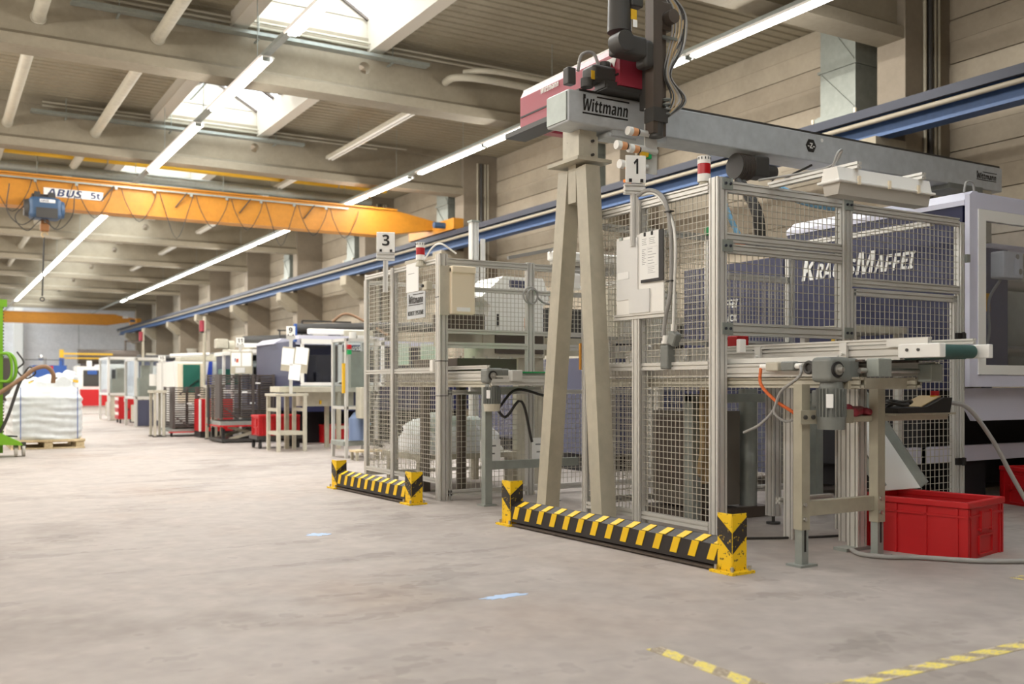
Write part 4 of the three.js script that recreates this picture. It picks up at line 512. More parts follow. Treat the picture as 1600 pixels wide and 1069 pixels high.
// ---------- cell 3 contents ----------
{ const t = thing('cell_conveyor', 'aluminium conveyor with green belt and hanging motor at cell 3', 'conveyor'), z0 = -6.95, z1 = -9.1, L = z0 - z1, zc = (z0 + z1) / 2;
  part('side_profile', prof('z', L, .04, .08, 3.92, 1.07, zc), M.alu, t); part('side_profile', prof('z', L, .04, .08, 4.6, 1.07, zc), M.alu, t); part('end_profile', prof('x', .68, .04, .08, 4.26, 1.03, z0), M.aluPale, t); part('base_profile', prof('z', L, .05, .05, 3.94, 1.0, zc), M.greigePale, t); part('guide_profile', prof('z', L, .03, .03, 3.9, 1.14, zc), M.alu, t); part('belt', bx(.62, .01, L - .05, 4.26, 1.1, zc), M.green, t); part('cross_bar', prof('x', .7, .04, .04, 4.26, .96, -7.3), M.aluPale, t);
  gearMotor(t, 3.96, 1.07, -7.0, .95, M.greigePale); part('end_block', rb(.1, .09, .08, .006, 4.13, 1.07, -6.92), M.aluPale, t);
  for (const x of [3.95, 4.58]) { part('leg', bx(.065, 1.0, .065, x, .5, -7.07), M.galv, t); part('foot_plate', bx(.12, .012, .12, x, .006, -7.07), M.galv, t); } part('cross_beam', bx(.9, .07, .05, 4.4, .33, -7.07), M.galv, t); for (const [x, z] of [[3.98, -8.3], [4.2, -8.0], [4.58, -8.2]]) part('rear_leg', bx(.07, 1.0, .07, x, .5, z), M.steelDark, t); part('cable', tube([[3.98, .85, -7.05], [4.1, .8, -7.15], [4.3, .95, -7.2], [4.6, .9, -7.2]], .012, 24, 6), M.cableDark, t); part('cable', tube([[4.0, .92, -7.1], [4.2, .72, -7.2], [4.35, .86, -7.2], [4.5, .5, -7.25]], .012, 24, 6), M.cableDark, t);
  const tr = thing('tray_stack', 'dark brown wire tray lying on the cell 3 conveyor', 'tray', [4.25, 1.107, -8.05]); part('tray_base', bx(.6, .02, .9, 0, .01, 0), M.steelDark, tr); part('tray_rim', [bx(.6, .1, .012, 0, .07, .45), bx(.6, .1, .012, 0, .07, -.45), bx(.012, .1, .9, -.294, .07, 0), bx(.012, .1, .9, .294, .07, 0)], M.steelDark, tr); for (let k = 0; k < 5; k++) part('tray_pin', cy(.012, .012, .12, -.26 + k * .13, .08, .43, 'y', 8), M.steel, tr);
  const w = thing('white_robot_unit', 'white rounded robot housing with dark label inside cell 3', 'robot', [4.95, 0, -8.5]); part('hood', at(ext([[-.36, 1.52], [.3, 1.52], [.3, 1.78], [.38, 1.84], [.3, 2.05], [-.16, 2.05], [-.4, 1.84], [-.3, 1.76]], .5), 0, 0, -.25), M.white, w); part('label_plate', bx(.28, .07, .006, .05, 1.98, .255), M.navyGrey, w); part('slot', [bx(.02, .05, .006, -.12, 1.9, .255), bx(.02, .05, .006, .32, 1.9, .255), bx(.025, .12, .006, -.22, 1.62, .255)], M.black, w); part('warning_label', bx(.08, .1, .006, .12, 1.6, .255), M.orangeTip, w); part('support_frame', [bx(.7, .24, .4, 0, 1.38, 0), bx(.1, 1.3, .1, .12, .65, .1), bx(.1, 1.3, .1, .32, .65, .1)], M.greigePale, w); part('dark_grille', bx(.55, .2, .02, .05, 1.4, .21), M.steelDark, w); part('grey_arm', [bx(.2, .5, .2, -.5, 1.7, 0), bx(.5, .12, .15, -.55, 1.42, .1)], M.greigePale, w); part('dark_unit', bx(.4, .16, .3, -.62, 1.58, .2), M.steelDark, w); part('dark_unit', bx(.42, .3, .1, .62, 1.62, .1), M.motorDark, w); part('grey_panel', bx(.5, .18, .1, .66, 1.38, .1), M.greige, w);
  const ta = thing('tall_profile_post', 'tall aluminium post standing above the cell 3 fence', 'post', [4.98, 0, -9.2]); part('profile', prof('y', 2.72, .08, .08, 0, 1.36, 0), M.aluPale, ta); part('perforated_strip', bx(.05, .7, .02, .1, 2.2, .02), M.aluPale, ta); part('cap', bx(.1, .02, .1, 0, 2.73, 0), M.galv, ta);
  const b = thing('film_bundle', 'crumpled white plastic film bundle on a low frame in cell 3', 'bundle', [4.46, .34, -8.75]); const g = new THREE.SphereGeometry(1, 40, 24), p = g.attributes.position, r = rng(8); for (let i = 0; i < p.count; i++) { const x = p.getX(i), y = p.getY(i), z = p.getZ(i), d = 1 + .09 * Math.sin(7 * x + 3 * z) * Math.cos(5 * z + 4 * y) + .05 * Math.sin(17 * x + 11 * y + 5); p.setXYZ(i, Math.sign(x) * Math.abs(x) ** .7 * .5 * d, Math.max(-.02, y * .32 * d + .03), Math.sign(z) * Math.abs(z) ** .7 * .42 * d); } g.computeVertexNormals(); part('film', g, M.bag, b); part('frame_top', bx(1.06, .05, .9, 0, -.03, 0), M.greige, b); for (const [x, z] of [[-.48, -.35], [.48, -.35], [-.48, .35], [.48, .35]]) part('frame_leg', bx(.06, .3, .06, x, -.19, z), M.greige, b);
  const pm = printed(160, 120, x => { x.fillStyle = '#666'; x.fillRect(25, 30, 100, 9); x.fillRect(35, 78, 80, 9); });
  for (const [x, z, n] of [[4.25, -7.54, 'left'], [4.78, -7.54, 'right']]) { const s = thing('floor_sign', `white printed card on the lower mesh of cell 3, ${n} one`, 'sign', [x, .42, z]); part('card', bx(.2, .19, .006), M.paper, s); part('print', at(new THREE.PlaneGeometry(.19, .17), 0, 0, .004), pm, s, null, true); }
  for (const [x, n] of [[4.05, 'left'], [4.35, 'right']]) solo('hanging_card', `blank white card hanging inside cell 3 above the tray, ${n} one`, 'card', [bx(.17, .22, .006, x, 1.24 + .06, -9.0)], M.paper);
  const lp = thing('cell_lamp', 'white tube lamp on the cell 3 fence top behind the gantry legs', 'lamp', [5.35, 2.18, -7.58]); part('housing', rb(.9, .09, .12, .02), M.whitePlastic, lp); part('cover', rb(.86, .05, .1, .02, 0, -.06, 0), M.diffuser, lp); part('arm', strut([-.9, -.05, 0], [-.42, .06, 0], .03, .03), M.cable, lp);
  solo('cable_coil', 'grey cable coil on the cell 3 post', 'cable', [tor(.075, .008, 4.66, 1.8, -7.53, 0, 0), tor(.065, .008, 4.67, 1.79, -7.52, .1, .2), tube([[4.73, 1.79, -7.53], [4.8, 1.74, -7.53], [4.95, 1.74, -7.53], [5.1, 1.86, -7.55]], .01, 20, 6)], M.cable); solo('white_sensor', 'white sensor box under the cell 3 lamp', 'box', [rb(.1, .15, .06, .02, 5.14, 1.95, -7.53)], M.whitePlastic); solo('rail_switch', 'white limit switch on the cell 3 corner post', 'switch', [rb(.05, .1, .06, .01, 3.76, 1.16, -7.68)], M.whitePlastic);
  const mm = thing('cell_machine', 'grey moulding machine body behind the cell 3 fence', 'machine', [6.9, 0, -9.4]); part('body', bx(2.2, 1.1, 1.3, .6, .75, -.3), M.navyGrey, mm); part('guard', bx(2.2, .5, 1.2, .6, 1.55, -.3), M.greigePale, mm); part('window', bx(1.2, .3, .02, .3, 1.55, .31), M.dark, mm); part('base', bx(2.1, .2, 1.2, .6, .1, -.3), M.dark, mm);
  const of = thing('orange_fixture', 'orange gripper fixture with grey box between the gantry legs', 'fixture', [4.75, 1.12, -6.75]); part('frame', [bx(.025, .22, .025, -.08, .11, 0), bx(.16, .025, .025, 0, .21, 0), bx(.025, .2, .025, .06, .1, 0)], M.orange, of); part('grey_box', rb(.08, .1, .06, .01, .1, .19, 0), M.aluPale, of); part('block', rb(.18, .08, .1, .006, .08, .04, 0), M.cream, of); }
// ---------- machine 9 and its table ----------
function frameBox(t, x0, x1, y0, y1, z0, z1, w, mat, panes, paneMat) {     // open aluminium enclosure with panes on the given sides
  for (const x of [x0, x1]) for (const z of [z0, z1]) part('post', bx(w, y1 - y0, w, x, (y0 + y1) / 2, z), mat, t);
  for (const y of [y1 - w / 2, y0 + (y1 - y0) * .42]) { for (const z of [z0, z1]) part('rail', bx(x1 - x0, w, w, (x0 + x1) / 2, y, z), mat, t); for (const x of [x0, x1]) part('rail', bx(w, w, Math.abs(z1 - z0), x, y, (z0 + z1) / 2), mat, t); }
  if (panes.includes('z')) part('pane', bx(x1 - x0 - w, (y1 - y0) * .56, .008, (x0 + x1) / 2, y0 + (y1 - y0) * .7, z0), paneMat, t); if (panes.includes('x')) part('pane', bx(.008, (y1 - y0) * .56, Math.abs(z1 - z0) - w, x0, y0 + (y1 - y0) * .7, (z0 + z1) / 2), paneMat, t);
}
function legs4(t, x0, x1, z0, z1, h, w, m, name = 'leg') { for (const x of [x0, x1]) for (const z of [z0, z1]) part(name, bx(w, h, w, x, h / 2, z), m, t); }
{ const t = thing('moulding_machine', 'navy moulding machine with grey window behind the number 9 sign', 'machine');
  part('body', span(5.2, 8.6, .55, 1.02, -15.55, -18), M.navy, t); part('side_panel', span(5.19, 5.24, .6, 1.72, -15.9, -18), M.navyGrey, t); part('rear_wall', span(5.3, 8.6, 1, 1.7, -17.2, -17.3), M.navyGrey, t); part('roof', at(ext([[5.15, 1.72], [5.3, 1.8], [8.6, 1.8], [8.6, 1.7], [5.15, 1.7]], 1.2), 0, 0, -18), M.lilac, t); part('roof_edge', span(5.16, 6.66, 1.74, 1.8, -15.48, -15.7), M.lilac, t);
  part('window_frame', [span(5.2, 5.25, 1, 1.72, -15.5, -15.54), span(5.84, 5.9, 1, 1.72, -15.48, -15.54), span(6.6, 6.66, 1, 1.72, -15.48, -15.54), span(5.2, 6.66, 1.66, 1.74, -15.48, -15.54), span(5.2, 6.66, .96, 1.03, -15.48, -15.54)], M.white, t); part('window_pane', bx(.58, .64, .008, 5.54, 1.34, -15.51), M.smoke, t); part('window_pane', bx(.7, .64, .008, 6.25, 1.34, -15.51), M.smoke, t); part('inner_unit', [bx(.5, .5, .5, 5.9, 1.25, -16.3), bx(.9, .2, .4, 6.1, 1.1, -16)], M.motorDark, t); part('lettering', [at(lettering('KRAUSS MAFFEI', .62, .07, .2), 6.24, 1.6, -15.5)], M.white, t); part('lettering', onMinusX(lettering('KM', .1, .07, .2), 5.186, 1.55, -16.1), M.white, t); part('foot', [span(5.4, 8.4, 0, .55, -16.2, -17.8)], M.dark, t);
  part('hopper', cy(.14, .14, .3, 6.1, 1.95, -17.1, 'y', 18), M.greigePale, t); part('cable_box', bx(.5, .1, .2, 6.2, 1.85, -15.6), M.greigePale, t); part('top_duct', [rod([5.4, 1.95, -16.4], [8.4, 2.05, -15.8], .09, 12)], M.motorDark, t); part('top_frame', [bx(.03, .3, .03, 5.55, 1.95, -16.5), bx(.9, .03, .03, 6.0, 2.1, -16.5)], M.motorDark, t); part('top_hose', tube([[6.1, 2.1, -16.5], [6.3, 2.24, -16.4], [6.6, 2.1, -16.2], [6.9, 1.85, -15.9]], .025, 24, 7), M.hoseBrown, t); part('lamp_housing', rb(1.0, .09, .12, .02, 5.85, 1.87, -15.6), M.whitePlastic, t); part('blue_post', bx(.04, .3, .06, 5.2, 1.85, -15.8), M.blue, t);
  numberSign('9', 4.62, 1.72, -14.24, -.4, .13, .14, 'small white number nine sign above tilted papers', 0, .807);
  const d = thing('document_board', 'tilted white board with loose papers below the number 9 sign', 'board', [4.66, 1.36, -14.17], -.75); part('panel', bx(.42, .36, .014, 0, 0, 0, 0, 0, -.12), M.greige, d); for (const [x, y, w, h, rz] of [[-.11, .05, .19, .25, -.1], [.11, .06, .2, .25, -.12], [-.0, -.18, .18, .24, -.12]]) part('paper_sheet', bx(w, h, .004, x, y, .012, 0, 0, rz), M.paper, d);
  const c = thing('machine_conveyor', 'grey outlet conveyor in front of the number 9 machine window', 'conveyor'); part('bed', rb(1.5, .09, .5, .01, 5.25, .92, -14.65), M.greigePale, c); part('belt', bx(1.3, .01, .4, 5.35, .97, -14.65), M.belt, c); part('guard', bx(.8, .22, .4, 5.35, .77, -14.8), M.greigePale, c); part('yellow_tag', bx(.03, .06, .02, 5.2, .72, -14.58), M.yellowPlain, c); for (const [x, z] of [[5.44, -14.44], [5.4, -14.85], [4.75, -14.85]]) part('leg', bx(.06, .88, .06, x, .44, z), M.greige, c); part('stay', bx(.5, .05, .04, 5.65, .33, -14.5), M.greige, c);
  const w = thing('work_table', 'small greige steel table with lower shelf before the stacked racks', 'table', [4.62, 0, -14.45]); part('table_top', rb(.5, .04, .55, .006, 0, .84, 0), M.greigePale, w); legs4(w, -.2, .2, -.25, .25, .83, .05, M.greigePale); part('shelf', bx(.42, .05, .5, 0, .27, 0), M.greigePale, w); part('stretcher', [bx(.04, .05, .5, -.2, .62, 0), bx(.04, .05, .5, .2, .62, 0)], M.greigePale, w);
  const dl = thing('crate_dolly', 'wheeled dolly carrying the red crate behind the small steel table', 'dolly', [4.7, 0, -15.25]); part('deck', bx(.72, .05, .44, 0, .17, 0), M.motorDark, dl); for (const [x, z] of [[-.3, .18], [.3, .18], [-.3, -.18], [.3, -.18]]) part('caster', [cy(.05, .05, .03, x, .05, z, 'x', 16), bx(.04, .1, .04, x, .11, z)], M.rubber, dl);
  crate('red plastic crate on the dolly behind the small steel table', 4.7, .2, -15.25, Math.PI / 2, .66, .42, .32); crate('red plastic crate on the floor under the number 9 machine', 6.05, 0, -16.0, Math.PI / 2); }
{ // filling frame left of cell 3
  const t = thing('filling_station', 'aluminium frame station with clear screen and beige box left of cell 3', 'station'); frameBox(t, 4.82, 5.25, 0, 1.62, -12.5, -13.0, .04, M.alu, ['z', 'x'], M.glass); part('control_box', rb(.14, .42, .2, .01, 5.02, .75, -12.4), M.greigePale, t); part('drum_base', [bx(.5, .06, .5, 5.03, .2, -12.75)], M.galv, t); part('corrugated_hose', tube([[5.2, .9, -12.4], [5.1, .6, -12.38], [5.1, .3, -12.4], [5.3, .16, -12.4]], .035, 24, 9), M.motorDark, t); part('signal_red', bx(.05, .06, .05, 4.84, 1.5, -12.45), M.redLight, t); part('signal_green', bx(.05, .06, .05, 4.84, 1.43, -12.45), M.green, t); part('yellow_guard', bx(.035, .4, .035, 4.78, 1.08, -12.5), M.yellowPlain, t, 'yellow post guard'); part('top_fitting', [cy(.05, .05, .1, 4.95, 1.66, -12.6), bx(.2, .05, .1, 5.1, 1.64, -12.6)], M.aluPale, t); part('inner_unit', [bx(.26, .5, .3, 5.05, 1.2, -12.75)], M.greigePale, t);
  const b = thing('blue_canister', 'pale blue canister standing in the frame station', 'canister', [4.98, .24, -12.55]); part('body', cy(.1, .1, .3, 0, .15, 0, 'y', 20), M.bottleBlue, b); part('neck', cy(.03, .09, .08, 0, .34, 0, 'y', 20), M.bottleBlue, b); part('supply_hose', tube([[0, .38, 0], [.04, .46, .02], [.14, .4, .04], [.18, .2, .06]], .012, 20, 6), M.lightBlue, b);
  const s = thing('low_stand', 'low wooden step stand in front of the frame station', 'stand', [4.98, 0, -12.15]); part('step_board', bx(.42, .025, .24, 0, .12, 0), M.wood, s); legs4(s, -.18, .18, -.09, .09, .11, .035, M.greige); }
// ---------- tray racks ----------
function rack(label, x0, x1, z0, z1, y0, y1, n) { const t = thing('tray_rack', label, 'rack'), w = .045; for (const x of [x0, (x0 + x1) / 2 + .1, x1]) for (const z of [z0, z1]) part('post', bx(w, y1 - y0, w, x, (y0 + y1) / 2, z), M.rackDark, t);
  const L = x1 - x0, D = Math.abs(z1 - z0); for (let k = 0; k < n; k++) part('tray', [bx(L, .02, .02, (x0 + x1) / 2, y0 + .03 + (y1 - y0 - .05) * k / (n - 1), z0), bx(.02, .02, D, x0, y0 + .03 + (y1 - y0 - .05) * k / (n - 1), (z0 + z1) / 2), bx(L, .006, D * .9, (x0 + x1) / 2, y0 + .02 + (y1 - y0 - .05) * k / (n - 1), (z0 + z1) / 2)], k % 3 ? M.rackDark : M.steelDark, t);
  part('side_plate', bx(.01, (y1 - y0), D * .35, x0 - .01, (y0 + y1) / 2, z0 - D * .2), M.rackDark, t); part('diagonal_brace', strut([x0 + .05, y0 + .2, z0 + .03], [x0 + .3, y0 + .02, z0 + .03], .025, .01), M.rackDark, t); part('diagonal_brace', strut([x0 + .1, y1 - .15, z0 + .03], [x0 + .25, y1 - .02, z0 + .03], .025, .01), M.rackDark, t); for (const [dx, dy] of [[.6, .35], [.7, .8], [.45, .6]]) part('label_card', bx(.09, .022, .004, x0 + L * dx, y0 + (y1 - y0) * dy, z0 + .014), M.paper, t); return t; }
{ rack('dark steel tray rack on a scissor lift, nearer one', 4.24, 5.15, -16.85, -17.7, .41, 1.17, 19);
  const l = thing('scissor_lift', 'scissor lift table with red edge under the nearer tray rack', 'lift table'); part('platform', bx(1.05, .07, .95, 4.75, .335, -17.25), M.galv, l); part('red_edge', [bx(1.06, .025, .02, 4.75, .29, -16.77), bx(.02, .025, .96, 4.22, .29, -17.25)], M.red, l); for (const [a, b, z] of [[4.4, 5.15, -16.88], [5.15, 4.4, -16.96], [4.4, 5.15, -17.6]]) part('scissor_arm', strut([a, .06, z], [b, .27, z], .05, .03), M.greige, l); part('base', bx(1.0, .05, .9, 4.75, .045, -17.25), M.motorDark, l); for (const z of [-16.9, -17.6]) part('caster', [cy(.06, .06, .035, 4.3, .06, z, 'x', 16), bx(.05, .16, .06, 4.3, .16, z)], M.rubber, l); part('push_bar', [bx(.035, .7, .035, 4.2, .6, -17.5)], M.motorDark, l);
  rack('dark steel tray rack on a low red edged platform, farther one', 3.98, 4.62, -19.3, -20.1, .16, .95, 18);
  const p = thing('platform_trolley', 'low platform trolley with red edge under the farther tray rack', 'trolley'); part('platform', bx(.8, .05, .9, 4.28, .125, -19.7), M.galv, p); part('red_edge', [bx(.8, .02, .02, 4.28, .09, -19.24)], M.red, p); for (const [x, z] of [[3.95, -19.35], [4.6, -19.35], [3.95, -20], [4.6, -20]]) part('caster', cy(.045, .045, .03, x, .045, z, 'x', 14), M.rubber, p);
  for (const [x, z, h, n] of [[3.72, -19.6, .86, 'left of the farther tray rack'], [4.4, -18.0, .96, 'between the two tray racks']]) { const t = thing('steel_stand', `greige steel stand frame ${n}`, 'stand', [x, 0, z]); legs4(t, -.06, .1, -.2, .2, h, .045, M.greigePale); part('top', bx(.26, .05, .5, .02, h, 0), M.greigePale, t); part('foot', [bx(.24, .02, .06, .02, .01, .2), bx(.24, .02, .06, .02, .01, -.2)], M.motorDark, t); } }
// ---------- machine 11 ----------
{ const t = thing('moulding_machine', 'navy and clear moulding machine behind the number 11 sign', 'machine'); part('side_panel', span(5.35, 5.4, .6, 1.62, -19.2, -21.6), M.navyGrey, t); part('body', span(5.4, 8.6, .5, 1.0, -19, -21.6), M.navyGrey, t); part('rear', span(5.5, 8.6, 1, 1.6, -20.8, -20.9), M.greigePale, t); part('roof', span(5.3, 8.6, 1.6, 1.68, -18.9, -21.6), M.white, t); frameBox(t, 5.0, 6.4, .3, 1.62, -18.95, -19.6, .05, M.aluPale, ['z'], M.glass); part('inner_arm', [bx(.5, .12, .2, 5.6, 1.4, -19.3), cy(.05, .05, .3, 5.45, 1.25, -19.3), cy(.06, .06, .25, 5.9, 1.25, -19.3)], M.whitePlastic, t); part('green_unit', bx(.5, .3, .3, 5.25, 1.15, -19.9), M.greenGlass, t); part('foot', span(5.5, 8.4, 0, .5, -19.3, -21.3), M.dark, t); part('top_motor', [rb(.25, .2, .2, .03, 5.1, 1.82, -20.2), cy(.09, .09, .12, 5.3, 1.8, -20.2, 'x', 16)], M.greigePale, t); part('top_rail', [bx(1.3, .08, .1, 5.9, 1.78, -19.6)], M.white, t); part('red_tag', bx(.06, .04, .02, 5.5, 1.66, -18.88), M.red, t); part('blue_post', bx(.05, .4, .06, 6.5, 1.7, -19), M.blue, t); part('top_hood', [rod([5.6, 1.9, -20.4], [8.4, 2.05, -19.4], .1, 12), bx(.8, .03, .03, 6.6, 2.12, -20), bx(.03, .25, .03, 6.25, 2.0, -20)], M.motorDark, t);
  numberSign('11', 5.0, 1.74, -18.4, -.4, .15, .13, 'small white number eleven sign above two printed sheets', 0, 1.69); const d = thing('document_board', 'white board with two printed sheets below the number 11 sign', 'board', [5.0, 1.4, -18.32], -.6); part('panel', bx(.42, .42, .014), M.greige, d); const pm = printed(120, 160, x => { lines(x, 15, 20, 100, 3, 14, '#bbb'); x.fillStyle = '#c85a3a'; x.fillRect(60, 70, 30, 45); x.fillStyle = '#55618c'; x.fillRect(40, 66, 14, 40); }); part('printed_sheet', at(new THREE.PlaneGeometry(.18, .25), -.1, .06, .009), pm, d, null, true); part('paper_sheet', bx(.18, .25, .004, .1, .06, .009), M.paper, d); part('pocket', bx(.18, .1, .01, -.02, -.14, .012), M.pocket, d);
  const r = thing('red_cabinet', 'red cabinet partly hidden behind the nearer tray rack', 'cabinet', [4.64, 0, -18.95]); part('body', bx(.6, .6, .5, 0, .42, 0), M.red, r); part('white_edge', bx(.04, .6, .02, -.31, .42, .25), M.white, r); part('plinth', bx(.6, .1, .5, 0, .06, 0), M.black, r); }
// ---------- machine 15 and enclosures ----------
{ const t = thing('moulding_machine', 'cream moulding machine with green window door and blue stripe', 'machine'); part('front_panel', [span(4.55, 5.35, .45, 1.5, -22.0, -22.06)], M.white, t); part('door', [span(4.62, 5.15, .6, 1.45, -21.96, -22.0)], M.cream, t); part('door_window', bx(.36, .62, .02, 4.9, 1.12, -21.94), M.greenGlass, t); part('door_handle', strut([4.85, .95, -21.9], [5.05, 1.1, -21.9], .02, .02), M.black, t); part('blue_stripe', at(ext([[5.15, .55], [5.32, .55], [5.36, 1.5], [5.28, 1.5]], .02), 0, 0, -21.98), std(0x2b45a8, .5), t); part('body', span(4.6, 8.4, .15, 1.5, -22.1, -24.2), M.white, t); part('foot', span(4.7, 8.2, 0, .15, -22.3, -24), M.dark, t); part('top_pipe', [rod([4.5, 1.62, -22.2], [5.3, 1.66, -22.0], .04, 10)], M.whitePlastic, t); part('top_unit', [bx(.9, .16, .5, 5.2, 1.6, -22.6), cy(.1, .1, .4, 6, 1.7, -22.8, 'x', 14)], M.greigePale, t); part('blue_panel', span(5.5, 6.6, 1.1, 1.6, -21.95, -22), M.greenGlass, t);
  numberSign('15', 4.36, 1.5, -22.3, -.4, .15, .12, 'small white number fifteen sign beside the cream machine', 0, 1.454);
  for (const [x0, x1, z0, z1, h, m, lb] of [[4.15, 4.75, -24.3, -25.6, 1.62, M.alu, 'clear panelled aluminium enclosure left of the cream machine'], [4.2, 4.95, -28.7, -30.2, 1.74, M.aluPale, 'clear panelled aluminium enclosure behind the red tool cabinet']]) { const e = thing('clear_enclosure', lb, 'enclosure'); frameBox(e, x0, x1, 0, h, z0, z1, .06, m, ['z', 'x'], M.glass); part('inner_unit', [bx(x1 - x0 - .2, .5, .6, (x0 + x1) / 2 + .05, .9, z0 - .7), bx(.2, .3, .2, (x0 + x1) / 2, 1.3, z0 - .5), bx(x1 - x0 - .15, .4, .7, (x0 + x1) / 2, .3, z0 - .7)], M.greigePale, e); part('roof_panel', bx(x1 - x0, .02, z0 - z1, (x0 + x1) / 2, h, (z0 + z1) / 2), M.aluPale, e); part('notice', bx(.2, .28, .006, x1 - .2, 1.1, z0 + .035), x0 < 4.18 ? M.whitePlastic : M.dark, e); part('lower_panel', bx(x1 - x0 - .1, h * .38, .01, (x0 + x1) / 2, h * .2, z0 - .02), x0 < 4.18 ? M.navyGrey : M.greigePale, e); }
  const b = thing('blue_stripe_machine', 'white machine with slanted blue panel and red lower part', 'machine', [5.2, 0, -25.6]); part('body', bx(1.2, 1.3, 1.2, .3, .8, -.5), M.white, b); part('slanted_panel', at(ext([[.0, .75], [.28, .75], [.3, 1.42], [.2, 1.42]], .02), -.2, 0, .11), std(0x4a50a0, .5), b); part('red_panel', at(ext([[-.1, .35], [.1, .25], [.28, .72], [-.1, .72]], .02), -.1, 0, .12), M.red, b); part('foot', bx(1.2, .15, 1.1, .3, .08, -.5), M.dark, b);
  const c = thing('tool_cabinet', 'red wheeled tool cabinet beside the clear enclosure', 'tool cabinet', [4.38, 0, -27.1]); part('body', rb(.42, .58, .55, .01, 0, .39, 0), M.red, c); for (let k = 0; k < 6; k++) part('drawer', [bx(.01, .075, .5, -.215, .15 + k * .095, 0), bx(.02, .012, .46, -.225, .175 + k * .095, 0)], k % 2 ? M.white : M.red, c); part('label', bx(.06, .1, .006, -.05, .6, .278), M.paper, c); part('lock', bx(.03, .05, .01, .03, .35, .278), M.black, c); for (const [x, z] of [[-.16, .22], [.16, .22], [-.16, -.22], [.16, -.22]]) part('caster', cy(.05, .05, .03, x, .05, z, 'x', 14), M.rubber, c);
  const s = thing('wire_cart', 'silver wire cart beside the red tool cabinet', 'cart', [4.85, 0, -27.2]); legs4(s, -.2, .2, -.25, .25, .9, .03, M.steel); for (const y of [.2, .55, .85]) part('shelf', [bx(.44, .02, .54, 0, y, 0), bx(.44, .1, .01, 0, y + .05, .27)], M.alu, s); }
